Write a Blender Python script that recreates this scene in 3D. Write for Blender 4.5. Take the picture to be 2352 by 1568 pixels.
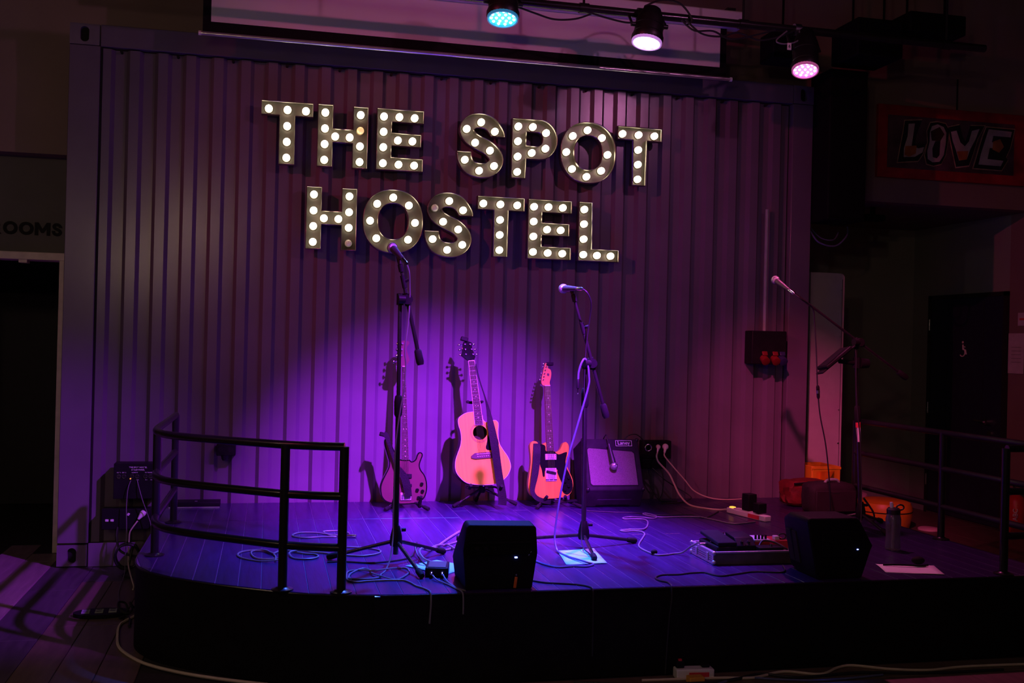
import bpy, bmesh, math, random
from mathutils import Vector, Matrix, Euler
from mathutils.geometry import tessellate_polygon

random.seed(7)
scene = bpy.context.scene
for o in list(bpy.data.objects):
    bpy.data.objects.remove(o)
COL = scene.collection

# ---------------------------------------------------------------- camera
# World: X along the container wall, Y into the wall (wall face at Y = 0), Z up, hall floor at Z = 0
S = 0.385                                     # height of the stage top
cam_d = bpy.data.cameras.new('camera')
cam = bpy.data.objects.new('camera', cam_d); COL.objects.link(cam)
cam_d.sensor_width = 36.0
cam_d.lens = 36.873
cam_d.clip_start = 0.05
yaw, pitch, roll = 0.2291995, 0.00232542, 0.0244078
fwd = Vector((math.sin(yaw), math.cos(yaw), 0)); rgt = Vector((math.cos(yaw), -math.sin(yaw), 0)); upv = Vector((0, 0, 1))
f2 = fwd * math.cos(pitch) + upv * math.sin(pitch); u2 = upv * math.cos(pitch) - fwd * math.sin(pitch)
r3 = rgt * math.cos(roll) + u2 * math.sin(roll); u3 = u2 * math.cos(roll) - rgt * math.sin(roll)
cam.matrix_world = Matrix(((r3.x, u3.x, -f2.x, 0.0), (r3.y, u3.y, -f2.y, -6.869071), (r3.z, u3.z, -f2.z, 1.05 + S), (0, 0, 0, 1)))
scene.camera = cam

# ---------------------------------------------------------------- world and exposure
world = bpy.data.worlds.new('world'); scene.world = world; world.use_nodes = True
bg = world.node_tree.nodes['Background']
bg.inputs[0].default_value = (1.0, 0.72, 0.70, 1); bg.inputs[1].default_value = 0.011
scene.view_settings.view_transform = 'Standard'
scene.view_settings.look = 'None'
scene.view_settings.gamma = 1.0
scene.view_settings.use_curve_mapping = False
scene.view_settings.exposure = 0.0

# ---------------------------------------------------------------- light table (each lamp sits in a fixture built below)
# name: position, target, colour, watts, cone degrees, blend, lens colour, lens strength
PARS = {
    'cyan':   ((1.29, -0.90, 3.33), (1.08, -1.62, S), (0.04, 0.105, 1.0), 1850, 58, 1.0, (0.05, 0.55, 1.0), 1.5),
    'violet': ((2.18, -0.90, 3.27), (1.62, -1.34, S), (0.40, 0.03, 1.0), 1150, 47, 1.0, (0.75, 0.35, 1.0), 4),
    'pink':   ((3.23, -0.90, 3.19), (2.75, -1.85, S), (1.0, 0.12, 0.45), 130, 60, 1.0, (1.0, 0.22, 0.62), 1.6),
    'front_violet': ((1.85, -4.00, 3.98), (1.03, 0.0, 0.02), (0.40, 0.024, 1.0), 5800, 32, 1.0, (0.6, 0.1, 1.0), 3),
    'front_red':    ((-2.90, -4.00, 3.98), (2.3, 0.0, 1.50), (1.0, 0.07, 0.20), 260, 52, 1.0, (1.0, 0.1, 0.25), 3),
    'front_rose':   ((1.20, -4.00, 3.98), (3.98, 0.18, 0.36), (1.0, 0.08, 0.30), 640, 23, 1.0, (1.0, 0.2, 0.4), 3),
    'front_purple': ((2.30, -4.00, 3.98), (-1.55, -0.45, 0.05), (0.42, 0.04, 1.0), 1250, 27, 1.0, (0.5, 0.1, 1.0), 3),
    'guitar_fill':   ((0.9, -4.00, 3.98), (1.70, -0.3, 0.66), (1.0, 0.17, 0.14), 150, 16, 1.0, (1.0, 0.45, 0.3), 3),  # added fill lamp, put in to redden the guitar fronts
    'front_wash':   ((3.60, -4.00, 3.98), (0.6, 0.0, 1.5), (1.0, 0.30, 0.74), 70, 84, 1.0, (0.95, 0.4, 1.0), 2),
}
def aim(o, target):
    d = Vector(target) - o.location
    o.rotation_euler = d.to_track_quat('-Z', 'Y').to_euler()

# ---------------------------------------------------------------- materials
MATS = {}
def M(name, col=(.5, .5, .5), rough=.5, metal=0.0, var=.12, scale=14.0, bump=0.0, bscale=90.0, emit=None, estr=0.0, trans=0.0, coat=0.0, stretch=None, spec=.5):
    if name in MATS: return MATS[name]
    m = bpy.data.materials.new(name); m.use_nodes = True
    nt = m.node_tree; b = nt.nodes['Principled BSDF']
    b.inputs['Roughness'].default_value = rough; b.inputs['Metallic'].default_value = metal
    b.inputs['Specular IOR Level'].default_value = spec
    if coat: b.inputs['Coat Weight'].default_value = coat; b.inputs['Coat Roughness'].default_value = .12
    if trans: b.inputs['Transmission Weight'].default_value = trans
    tc = nt.nodes.new('ShaderNodeTexCoord'); mp = nt.nodes.new('ShaderNodeMapping'); nt.links.new(tc.outputs['Object'], mp.inputs[0])
    if stretch: mp.inputs['Scale'].default_value = stretch
    n = nt.nodes.new('ShaderNodeTexNoise'); n.inputs['Scale'].default_value = scale; n.inputs['Detail'].default_value = 5
    nt.links.new(mp.outputs[0], n.inputs['Vector'])
    r = nt.nodes.new('ShaderNodeValToRGB'); r.color_ramp.elements[0].position = .3; r.color_ramp.elements[1].position = .72
    lo = [c * (1 - var) for c in col]; hi = [min(1, c * (1 + var)) for c in col]
    r.color_ramp.elements[0].color = (*lo, 1); r.color_ramp.elements[1].color = (*hi, 1)
    nt.links.new(n.outputs['Fac'], r.inputs[0]); nt.links.new(r.outputs[0], b.inputs['Base Color'])
    if bump:
        n2 = nt.nodes.new('ShaderNodeTexNoise'); n2.inputs['Scale'].default_value = bscale; nt.links.new(mp.outputs[0], n2.inputs['Vector'])
        bp = nt.nodes.new('ShaderNodeBump'); bp.inputs['Strength'].default_value = bump; bp.inputs['Distance'].default_value = .01
        nt.links.new(n2.outputs['Fac'], bp.inputs['Height']); nt.links.new(bp.outputs[0], b.inputs['Normal'])
    if emit:
        b.inputs['Emission Color'].default_value = (*emit, 1); b.inputs['Emission Strength'].default_value = estr
    MATS[name] = m
    return m

M('container_paint', (.175, .13, .19), .22, var=.10, scale=2.5, bump=.03, bscale=30)
M('casting_paint', (.175, .13, .19), .45, var=.12, scale=12)
M('hole_black', (.01, .009, .008), .9)
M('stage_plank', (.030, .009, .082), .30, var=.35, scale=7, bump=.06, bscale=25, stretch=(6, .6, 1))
M('seam_edge_light', (.10, .065, .14), .8)  # joints painted paler in place of light caught on the plank edges
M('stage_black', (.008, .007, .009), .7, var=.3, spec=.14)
M('rail_black', (.012, .011, .013), .28, var=.2)
M('black_metal', (.06, .056, .06), .22, metal=.7, var=.2)
M('black_rubber', (.014, .013, .015), .75, var=.25, spec=.14)
M('black_plastic', (.011, .010, .012), .5, var=.2, spec=.14)
M('tolex', (.03, .022, .032), .62, var=.3, bump=.25, bscale=420, spec=.14)
M('chrome', (.75, .75, .77), .18, metal=1)
M('nickel', (.62, .60, .60), .42, metal=.35)
M('grey_metal', (.5, .5, .52), .3, metal=1)
M('mic_grille', (.55, .55, .57), .32, metal=.8, bump=.5, bscale=500)
M('mic_body', (.03, .03, .034), .4)
M('marquee_metal', (.17, .15, .12), .46, metal=.7, var=.18, scale=9, bump=.03, bscale=60)
M('marquee_rim', (.34, .30, .245), .3, metal=.9, var=.15)
M('bulb_lit', (1, .95, .85), .3, emit=(1.0, .88, .66), estr=7)
M('bulb_dim', (.8, .6, .35), .2, emit=(1.0, .62, .25), estr=.9)
M('bulb_off', (.62, .58, .5), .12, var=.3, scale=120, emit=(1.0, .8, .55), estr=.12)  # switched-off bulb, given a faint glow of its own
M('screen_white', (.72, .70, .72), .8, var=.03, scale=2)
M('screen_black', (.008, .007, .009), .8, spec=.14)
M('screen_case', (.80, .78, .78), .35, var=.04)
M('screen_bar', (.85, .83, .82), .28, metal=.85, var=.03)
M('wall_beige', (.26, .18, .17), .8, var=.08, scale=3, bump=.05, bscale=60)
M('wall_dark', (.16, .15, .145), .8, var=.10, scale=3)
M('wall_grey', (.30, .32, .28), .85, var=.06, scale=3)
M('ceiling_black', (.015, .014, .016), .9)
M('door_frame', (.85, .70, .66), .5)
M('door_blue', (.02, .024, .06), .45)
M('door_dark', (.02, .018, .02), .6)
M('sign_black', (.012, .011, .012), .6, spec=.14)
M('white_plastic', (.82, .80, .80), .4, var=.03)
M('cream_cable', (.72, .62, .50), .5, var=.08)
M('grey_cable', (.20, .19, .22), .45)
M('black_cable', (.02, .02, .023), .5)
M('blue_cable', (.12, .14, .30), .45)
M('paper', (.88, .88, .88), .8, var=.02)
M('paper_cyan_lit', (.25, .95, .90), .8, var=.03)  # the lamp's cyan light is put into the sheet colour
M('paper_print', (.25, .25, .27), .8)
M('floor_light', (.30, .21, .22), .42, var=.2, scale=5, bump=.05, bscale=20, stretch=(6, .7, 1))
M('floor_dark', (.085, .065, .085), .45, var=.25, scale=5, stretch=(6, .7, 1))
M('floor_brown', (.15, .105, .075), .45, var=.22, scale=5, bump=.05, bscale=20, stretch=(6, .7, 1))
M('floor_base', (.03, .025, .025), .8)
M('spruce', (.93, .74, .05), .34, var=.10, scale=10, coat=.1, stretch=(9, 9, .25))
M('ash_wood', (.70, .50, .03), .36, var=.16, scale=10, coat=.1, stretch=(7, 7, .3))
M('maple', (.75, .42, .08), .35, var=.1, scale=10, stretch=(7, 7, .3))
M('mahogany', (.055, .022, .016), .35, var=.2, scale=9)
M('rosewood', (.09, .045, .045), .5, var=.2, stretch=(8, 8, .4))
M('bass_body', (.15, .06, .065), .25, var=.12, scale=6, coat=.5)
M('binding', (.85, .80, .76), .4)
M('ivory', (.9, .86, .8), .35)
M('fret', (.75, .72, .68), .25, metal=1)
M('string', (.65, .6, .55), .3, metal=1)
M('black_gloss', (.008, .008, .009), .12, coat=.5)
M('strap_black', (.010, .009, .012), .5, var=.3, bump=.2, bscale=200, spec=.14)
M('amp_grille', (.22, .15, .18), .8, var=.45, scale=380)
M('logo_white', (.9, .88, .9), .5)
M('alu', (.62, .62, .64), .34, metal=.75, var=.12, scale=20, stretch=(1, 8, 8))
M('alu_dark', (.09, .09, .085), .5, metal=.3, var=.25)
M('pedal_white', (.75, .72, .74), .4)
M('pedal_red', (.55, .04, .05), .4)
M('red_fabric', (.16, .009, .008), .7, var=.3, scale=24, bump=.3, bscale=60)
M('purple_fabric', (.020, .010, .014), .8, var=.25, bump=.25, bscale=260)
M('yellow_plastic', (.85, .42, .02), .4, var=.05)
M('yellow_vinyl', (.80, .36, .02), .4, var=.06)
M('pink_vinyl', (.75, .55, .56), .5, var=.05)
M('red_plastic', (.62, .03, .035), .35)
M('red_socket', (.20, .012, .014), .4)
M('blue_plastic', (.03, .03, .10), .4)
M('orange_tag', (.75, .16, .03), .5)
M('red_label', (.75, .05, .07), .5)
M('bottle_plastic', (.30, .32, .40), .12, trans=.75, var=.02)
M('bottle_straw', (.75, .78, .85), .3)
M('water_cap', (.02, .018, .022), .4)
M('panel_white', (.60, .55, .56), .5, var=.04)
M('canvas_red', (.40, .012, .025), .7, var=.35, scale=8)
M('canvas_purple', (.10, .045, .07), .7, var=.6, scale=6)
M('love_outline', (.012, .014, .018), .6)
M('love_fill', (.52, .42, .44), .6, var=.25, scale=9)
M('love_edge', (.50, .30, .22), .6, var=.4, scale=12)
M('love_orange', (.42, .14, .04), .6, var=.4, scale=12)
M('led_blue', (.1, .1, .6), .3, emit=(.15, .2, 1.0), estr=9)
M('led_orange', (.9, .4, .1), .3, emit=(1.0, .35, .05), estr=1.2)
M('switch_glow', (.9, .4, .1), .3, emit=(1.0, .45, .05), estr=1.6)
M('par_black', (.014, .013, .014), .42, metal=.2)
M('monitor_black', (.006, .005, .008), .6, var=.3, bump=.2, bscale=300, spec=.14)
M('speaker_black', (.006, .006, .007), .75, spec=.14)
M('notice', (.62, .58, .62), .8)
M('duct_grey', (.34, .38, .38), .7)

# ---------------------------------------------------------------- mesh helpers
class MB:
    def __init__(s): s.v = []; s.f = []
    def add(s, vs, fs):
        b = len(s.v); s.v += [Vector(v) for v in vs]; s.f += [tuple(i + b for i in f) for f in fs]; return s
    def box(s, lo, hi, rot=None, piv=None):
        x0, y0, z0 = lo; x1, y1, z1 = hi
        vs = [Vector(p) for p in ((x0,y0,z0),(x1,y0,z0),(x1,y1,z0),(x0,y1,z0),(x0,y0,z1),(x1,y0,z1),(x1,y1,z1),(x0,y1,z1))]
        if rot is not None:
            pv = Vector(piv) if piv is not None else (Vector(lo) + Vector(hi)) / 2
            vs = [pv + rot @ (v - pv) for v in vs]
        return s.add(vs, [(0,3,2,1),(4,5,6,7),(0,1,5,4),(1,2,6,5),(2,3,7,6),(3,0,4,7)])
    def frame(s, d):
        d = d.normalized(); a = Vector((0,0,1)) if abs(d.z) < .9 else Vector((1,0,0))
        x = d.cross(a).normalized(); return x, d.cross(x)
    def cyl(s, p0, p1, r0, r1=None, n=12, cap=True):
        p0, p1 = Vector(p0), Vector(p1); r1 = r0 if r1 is None else r1
        x, y = s.frame(p1 - p0); vs = []
        for p, r in ((p0, r0), (p1, r1)):
            for k in range(n):
                a = 2 * math.pi * k / n; vs.append(p + x * (r * math.cos(a)) + y * (r * math.sin(a)))
        fs = [(k, (k+1) % n, n + (k+1) % n, n + k) for k in range(n)]
        if cap: fs += [tuple(range(n))[::-1], tuple(range(n, 2*n))]
        return s.add(vs, fs)
    def lathe(s, p0, d, prof, n=16):
        p0 = Vector(p0); d = Vector(d).normalized(); x, y = s.frame(d); vs = []
        for t, r in prof:
            for k in range(n):
                a = 2 * math.pi * k / n; vs.append(p0 + d * t + x * (r * math.cos(a)) + y * (r * math.sin(a)))
        fs = []
        for j in range(len(prof) - 1):
            fs += [(j*n+k, j*n+(k+1)%n, (j+1)*n+(k+1)%n, (j+1)*n+k) for k in range(n)]
        fs += [tuple(range(n))[::-1], tuple(range((len(prof)-1)*n, len(prof)*n))]
        return s.add(vs, fs)
    def sphere(s, c, r, n=14, m=9, sc=(1,1,1)):
        c = Vector(c); vs = []; fs = []
        for j in range(1, m):
            t = math.pi * j / m
            for k in range(n):
                a = 2 * math.pi * k / n
                vs.append(c + Vector((r*sc[0]*math.sin(t)*math.cos(a), r*sc[1]*math.sin(t)*math.sin(a), r*sc[2]*math.cos(t))))
        vs += [c + Vector((0,0,r*sc[2])), c - Vector((0,0,r*sc[2]))]; T = len(vs) - 2
        for j in range(m - 2):
            fs += [(j*n+k, (j+1)*n+k, (j+1)*n+(k+1)%n, j*n+(k+1)%n) for k in range(n)]
        fs += [(T, k, (k+1)%n) for k in range(n)] + [(T+1, (m-2)*n+(k+1)%n, (m-2)*n+k) for k in range(n)]
        return s.add(vs, fs)
    def tube(s, pts, r, n=8, cap=True):
        pts = [Vector(p) for p in pts]; N = len(pts)
        rs = r if isinstance(r, (list, tuple)) else [r] * N
        vs = []; px = None
        for i, p in enumerate(pts):
            d = (pts[min(i+1, N-1)] - pts[max(i-1, 0)])
            if d.length < 1e-9: d = Vector((0,0,1))
            d.normalize()
            if px is None: x, y = s.frame(d)
            else:
                x = px - d * px.dot(d)
                x = s.frame(d)[0] if x.length < 1e-6 else x.normalized()
                y = d.cross(x)
            px = x
            for k in range(n):
                a = 2 * math.pi * k / n; vs.append(p + x * (rs[i] * math.cos(a)) + y * (rs[i] * math.sin(a)))
        fs = []
        for i in range(N - 1): fs += [(i*n+k, i*n+(k+1)%n, (i+1)*n+(k+1)%n, (i+1)*n+k) for k in range(n)]
        if cap: fs += [tuple(range(n))[::-1], tuple(range((N-1)*n, N*n))]
        return s.add(vs, fs)
    def prism(s, loops, y0, y1, cap0=True, cap1=True, sides=True):
        """loops: list of 2-D (x, z) loops, first outer then holes; extruded along y"""
        flat = [p for l in loops for p in l]; N = len(flat)
        tri = tessellate_polygon([[Vector((p[0], p[1], 0)) for p in l] for l in loops])
        vs = [Vector((p[0], y0, p[1])) for p in flat] + [Vector((p[0], y1, p[1])) for p in flat]; fs = []
        for t in tri:
            if cap0: fs.append(tuple(t))
            if cap1: fs.append(tuple(i + N for i in t[::-1]))
        if sides:
            b = 0
            for l in loops:
                n = len(l); fs += [(b+k, b+(k+1)%n, N+b+(k+1)%n, N+b+k) for k in range(n)]; b += n
        return s.add(vs, fs)
    def slab(s, loop, z0, z1):
        """horizontal polygon (x, y) extruded along z"""
        n = len(loop); vs = [Vector((p[0], p[1], z0)) for p in loop] + [Vector((p[0], p[1], z1)) for p in loop]
        return s.add(vs, [tuple(range(n))[::-1], tuple(range(n, 2*n))] + [(k, (k+1)%n, n+(k+1)%n, n+k) for k in range(n)])
    def ribbon(s, pts, widths, side, th):
        pts = [Vector(p) for p in pts]; side = Vector(side).normalized(); vs = []; N = len(pts)
        for i, p in enumerate(pts):
            d = (pts[min(i+1,N-1)] - pts[max(i-1,0)]).normalized(); nn = d.cross(side)
            if nn.length < 1e-4: nn = Vector((0,-1,0))
            nn.normalize(); sd = nn.cross(d).normalized(); w = widths[i] / 2
            vs += [p - sd*w - nn*th/2, p + sd*w - nn*th/2, p + sd*w + nn*th/2, p - sd*w + nn*th/2]
        fs = [(3,2,1,0), (4*N-4, 4*N-3, 4*N-2, 4*N-1)]
        for i in range(N-1): fs += [(4*i+k, 4*i+(k+1)%4, 4*i+4+(k+1)%4, 4*i+4+k) for k in range(4)]
        return s.add(vs, fs)
    def mesh(s, name, smooth=True, off=None):
        me = bpy.data.meshes.new(name)
        vs = [v - off for v in s.v] if off is not None else s.v
        me.from_pydata([tuple(v) for v in vs], [], s.f)
        bm = bmesh.new(); bm.from_mesh(me); bmesh.ops.recalc_face_normals(bm, faces=bm.faces); bm.to_mesh(me); bm.free()
        if smooth:
            me.polygons.foreach_set('use_smooth', [True] * len(me.polygons)); me.set_sharp_from_angle(angle=math.radians(38))
        return me
    def build(s, name, mat, parent=None, bevel=0, loc=None, kind=None):
        off = Vector(loc) if loc is not None else None
        me = s.mesh(name, off=off); me.materials.append(MATS[mat] if isinstance(mat, str) else mat)
        o = bpy.data.objects.new(name, me); COL.objects.link(o)
        if off is not None: o.location = off
        if parent is not None: o.parent = parent
        if bevel:
            b = o.modifiers.new('bevel', 'BEVEL'); b.width = bevel; b.segments = 2; b.limit_method = 'ANGLE'
        if kind: o['kind'] = kind
        return o

def tag(o, label, cat, group=None):
    o['label'] = label; o['category'] = cat
    if group: o['group'] = group
    return o
def thing(name, label, cat, loc=(0,0,0), rot=None, group=None):
    o = bpy.data.objects.new(name, None); COL.objects.link(o); o.location = loc; o.empty_display_size = .05
    if rot is not None: o.rotation_euler = rot
    return tag(o, label, cat, group)
def struct(name, label=None, loc=(0,0,0)):
    o = bpy.data.objects.new(name, None); COL.objects.link(o); o.location = loc; o['kind'] = 'structure'
    if label: o['label'] = label
    return o
def single(mb, name, mat, label, cat, group=None, bevel=0):
    """one-mesh thing with its origin at the centre of its base"""
    xs = [v.x for v in mb.v]; ys = [v.y for v in mb.v]; zs = [v.z for v in mb.v]
    o = mb.build(name, mat, None, bevel, loc=((min(xs)+max(xs))/2, (min(ys)+max(ys))/2, min(zs)))
    return tag(o, label, cat, group)
def spline(pts, sub=6, closed=False):
    pts = [Vector(p) for p in pts]; N = len(pts); out = []
    rng = N if closed else N - 1
    for i in range(rng):
        if closed: p0, p1, p2, p3 = pts[i-1], pts[i], pts[(i+1)%N], pts[(i+2)%N]
        else: p0, p1, p2, p3 = pts[max(i-1,0)], pts[i], pts[i+1], pts[min(i+2,N-1)]
        for k in range(sub):
            t = k / sub
            out.append(.5 * ((2*p1) + (p2-p0)*t + (2*p0-5*p1+4*p2-p3)*t*t + (3*p1-p0-3*p2+p3)*t**3))
    if not closed: out.append(pts[-1])
    return out
def sp2(pts, sub=4, closed=True): return [(v.x, v.y) for v in spline([(p[0], p[1], 0) for p in pts], sub, closed)]
def text_mb(txt, size, bold=0.0, space=1.0, align='CENTER'):
    cu = bpy.data.curves.new('txt', 'FONT'); cu.body = txt; cu.size = size; cu.align_x = align; cu.offset = bold; cu.space_character = space; cu.resolution_u = 3
    o = bpy.data.objects.new('txt', cu); COL.objects.link(o)
    me = bpy.data.meshes.new_from_object(o.evaluated_get(bpy.context.evaluated_depsgraph_get()))
    mb = MB(); mb.add([Vector((v.co.x, 0, v.co.y)) for v in me.vertices], [tuple(p.vertices) for p in me.polygons])
    bpy.data.objects.remove(o); bpy.data.curves.remove(cu); bpy.data.meshes.remove(me)
    return mb
def text_obj(txt, size, mat, name, parent, loc, rot=(0,0,0), bold=0.0, th=.002, space=1.0, align='CENTER'):
    o = text_mb(txt, size, bold, space, align).build(name, mat, parent)
    o.location = loc; o.rotation_euler = rot
    s = o.modifiers.new('thick', 'SOLIDIFY'); s.thickness = th; s.offset = 0
    return o
def cable(name, mat, pts, r, label, group=None, sub=6, n=6):
    return single(MB().tube(spline(pts, sub), r, n), name, mat, label, 'cable', group)

# ================================================================ SETTING
# ---- hall floor
floor = struct('floor', 'dark wooden hall floor in front of and beside the stage')
MB().box((-4.5, -9.5, -.10), (7.0, 3.6, -.006)).build('subfloor', 'floor_base', floor)
def plank_obj(name, x0, x1, y0, y1, z, mat, parent, cache={}):
    key = (round(x1-x0, 4), round(y1-y0, 4), mat)
    if key not in cache:
        w, l = (x1-x0)/2, (y1-y0)/2; c = .0022
        mb = MB()
        lo = [(-w,-l),(w,-l),(w,l),(-w,l)]; hi = [(-w+c,-l+c),(w-c,-l+c),(w-c,l-c),(-w+c,l-c)]
        vs = [(p[0],p[1],-.012) for p in lo] + [(p[0],p[1],-.0022) for p in lo] + [(p[0],p[1],0) for p in hi]
        fs = [(0,1,5,4),(1,2,6,5),(2,3,7,6),(3,0,4,7),(4,5,9,8),(5,6,10,9),(6,7,11,10),(7,4,8,11),(8,9,10,11),(3,2,1,0)]
        mb.add(vs, fs); me = mb.mesh(name, smooth=False); me.materials.append(MATS[mat]); cache[key] = me
    o = bpy.data.objects.new(name, cache[key]); COL.objects.link(o); o.parent = parent
    o.location = ((x0+x1)/2, (y0+y1)/2, z)
    return o
for i in range(16):                                    # pale boards outside the doorway
    x1 = -1.262 - i*.19
    for j in range(4):
        y0 = -3.1 + j*1.1 + (.55 if i % 2 else 0)
        plank_obj('floor_plank', x1-.187, x1, y0, min(y0+1.097, .45), 0, 'floor_light', floor)
for j in range(5):                                     # dark border strip
    plank_obj('border_plank', -1.259, -1.012, -4.6+j*1.0, -4.6+j*1.0+.997, 0, 'floor_dark', floor)
plank_obj('border_plank', -1.009, -.58, -.40, -.003, 0, 'floor_dark', floor)
for i in range(3):                                     # brown boards beside the stage
    for j in range(4):
        y0 = -4.25 + j*.96
        x0 = -1.009 + i*.17
        plank_obj('floor_board', x0, x0+.167, y0, min(y0+.957, -.403), 0, 'floor_brown', floor)
for j in range(3):                                     # boards along the stage front
    for i in range(5):
        plank_obj('floor_board', -.49 + i*1.2, -.493 + (i+1)*1.2, -2.72 - j*.17, -2.553 - j*.17, 0, 'floor_brown', floor)
for i in range(4):                                     # boards beyond the right end of the stage
    for j in range(4):
        plank_obj('floor_board', 3.83 + i*.52, 4.347 + i*.52, -2.4 + j*1.07, -1.333 + j*1.07, 0, 'floor_brown', floor)

# ---- walls and ceiling
wl = struct('wall_left', 'plain wall left of the container with a doorway under a drop')
MB().box((-4.5, .30, 2.57), (-1.0, .42, 4.5)).build('upper_wall', 'wall_beige', wl)
MB().box((-4.5, .42, 2.57), (-1.22, .62, 2.63)).build('soffit', 'wall_dark', wl)
MB().box((-4.5, .50, 1.955), (-1.20, .62, 2.57)).build('lintel', 'wall_dark', wl)
MB().box((-4.5, .50, 0), (-2.24, .62, 1.955)).build('wall_panel', 'wall_dark', wl)
MB().box((-1.302, .50, 0), (-1.20, .62, 1.955)).build('wall_return', 'wall_dark', wl)
wb2 = struct('wall_back', 'wall above and behind the container')
MB().box((-1.0, .30, 3.3), (5.9, .42, 4.5)).build('upper_wall', 'wall_beige', wb2)
MB().box((3.80, .30, 2.59), (5.9, .42, 3.3)).build('bulkhead', 'wall_beige', wb2)
MB().box((3.70, .42, 2.59), (5.9, 1.87, 2.66)).build('soffit', 'wall_dark', wb2)
MB().box((2.4, 1.87, 0), (6.02, 1.99, 2.66)).build('recess_wall', 'wall_grey', wb2)
wr = struct('wall_right', 'side wall with the accessible toilet door')
MB().box((5.9, 1.60, 0), (6.02, 1.87, 2.66)).build('wall_panel', 'wall_grey', wr)
MB().box((5.9, -9.5, 0), (6.02, .56, 4.5)).build('wall_panel', 'wall_beige', wr)
MB().box((5.9, .56, 1.965), (6.02, 1.60, 2.66)).build('lintel', 'wall_grey', wr)
ceil_ = struct('ceiling', 'black painted ceiling')
MB().box((-4.5, -9.5, 4.5), (6.02, .42, 4.6)).build('slab', 'ceiling_black', ceil_)
MB().box((-4.6, -9.5, 0), (-4.5, .62, 4.5)).build('wall_side', 'wall_dark', struct('wall_side_far', 'far side wall of the hall'))
bb = MB().box((4.0, 1.855, 0), (5.9, 1.87, .09)).build('baseboard_back', 'wall_dark', kind='structure')
MB().box((4.70, 1.78, 2.10), (4.96, 1.87, 2.59)).build('trim_1', 'duct_grey', kind='structure')

# ---- left doorway
d1 = struct('door_1', 'dark open doorway with a pale frame left of the container')
fr = MB().box((-2.27, .46, 1.905), (-1.30, .64, 1.955)).build('frame_head', 'door_frame', d1, .004)
MB().box((-1.332, .46, 0), (-1.300, .64, 1.905)).build('frame_jamb', 'door_frame', d1, .003)
MB().box((-2.27, .46, 0), (-2.238, .64, 1.905)).build('frame_jamb', 'door_frame', d1, .003)
MB().box((-1.58, .47, 1.885), (-1.53, .56, 1.905)).build('door_closer', 'door_frame', d1)
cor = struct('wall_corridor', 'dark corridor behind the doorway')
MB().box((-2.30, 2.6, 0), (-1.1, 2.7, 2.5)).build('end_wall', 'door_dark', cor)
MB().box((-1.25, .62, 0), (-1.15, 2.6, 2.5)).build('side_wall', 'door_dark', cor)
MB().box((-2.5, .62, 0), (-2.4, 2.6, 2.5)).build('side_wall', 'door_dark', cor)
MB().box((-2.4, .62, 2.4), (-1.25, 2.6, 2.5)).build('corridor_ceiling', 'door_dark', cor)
sg = thing('wall_lettering', 'black lettering over the dark doorway', 'sign', (-1.56, .493, 2.065))
ROOMS_AT = sg

# ---- accessible toilet door in the right wall
d2 = struct('door_2', 'dark blue toilet door with wheelchair symbol and lever handle')
MB().box((5.88, .60, .02), (5.93, 1.56, 1.93)).build('leaf', 'door_blue', d2, .003)
MB().box((5.875, .555, 0), (5.94, .60, 1.965)).build('frame_jamb', 'door_dark', d2)
MB().box((5.875, 1.56, 0), (5.94, 1.605, 1.965)).build('frame_jamb', 'door_dark', d2)
MB().box((5.875, .555, 1.93), (5.94, 1.605, 1.965)).build('frame_head', 'door_dark', d2)
MB().box((5.872, .60, .0), (5.90, 1.56, .018)).build('threshold', 'grey_metal', d2)
h = MB().cyl((5.88, .735, .884), (5.83, .735, .884), .024).build('handle_rose', 'chrome', d2)
MB().tube([(5.84, .735, .884), (5.825, .745, .884), (5.825, .86, .89)], .009).build('lever_handle', 'chrome', d2)
MB().cyl((5.88, .725, .788), (5.865, .725, .788), .024).build('lock_rose', 'chrome', d2)
for z in (1.70, .95, .30): MB().cyl((5.872, 1.575, z-.05), (5.872, 1.575, z+.05), .009).build('hinge', 'grey_metal', d2)
for y in (.84, 1.32): MB().box((5.8785, y-.002, .05), (5.8815, y+.002, 1.9)).build('leaf_groove', 'door_dark', d2)
# wheelchair pictogram: head, torso, arm, legs and an open wheel
wc = bpy.data.objects.new('wheelchair_symbol', None); COL.objects.link(wc); wc.parent = d2; wc.location = (5.878, 1.10, 1.47)
g = MB(); g.cyl((0, .005, .075), (-.003, .005, .075), .011, n=14)
g.tube([(0, .004, .055), (0, .002, .012), (0, -.03, .008), (0, -.042, -.03)], .0065, 6); g.tube([(0, .003, .036), (0, -.026, .034)], .005, 6)
g.tube([(0, .012 + .036*math.cos(a), -.012 + .036*math.sin(a)) for a in [math.radians(100 + 22*k) for k in range(11)]], .005, 6)
g.build('pictogram', 'logo_white', wc)

# ---- shipping-container backdrop
ct = struct('wall_container', 'corrugated steel side of a shipping container painted dark purple grey')
XL, XR, ZT = -1.222, 3.79, 3.34
MB().box((XL, 0, .147), (-1.043, .28, 3.205)).build('corner_post', 'container_paint', ct, .004)
MB().box((3.632, 0, .147), (XR, .28, 3.205)).build('corner_post', 'container_paint', ct, .004)
MB().box((-1.043, 0, 3.205), (3.632, .28, ZT)).build('top_rail', 'container_paint', ct, .004)
MB().box((-1.043, 0, 0), (3.632, .28, .147)).build('bottom_rail', 'container_paint', ct, .004)
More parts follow.
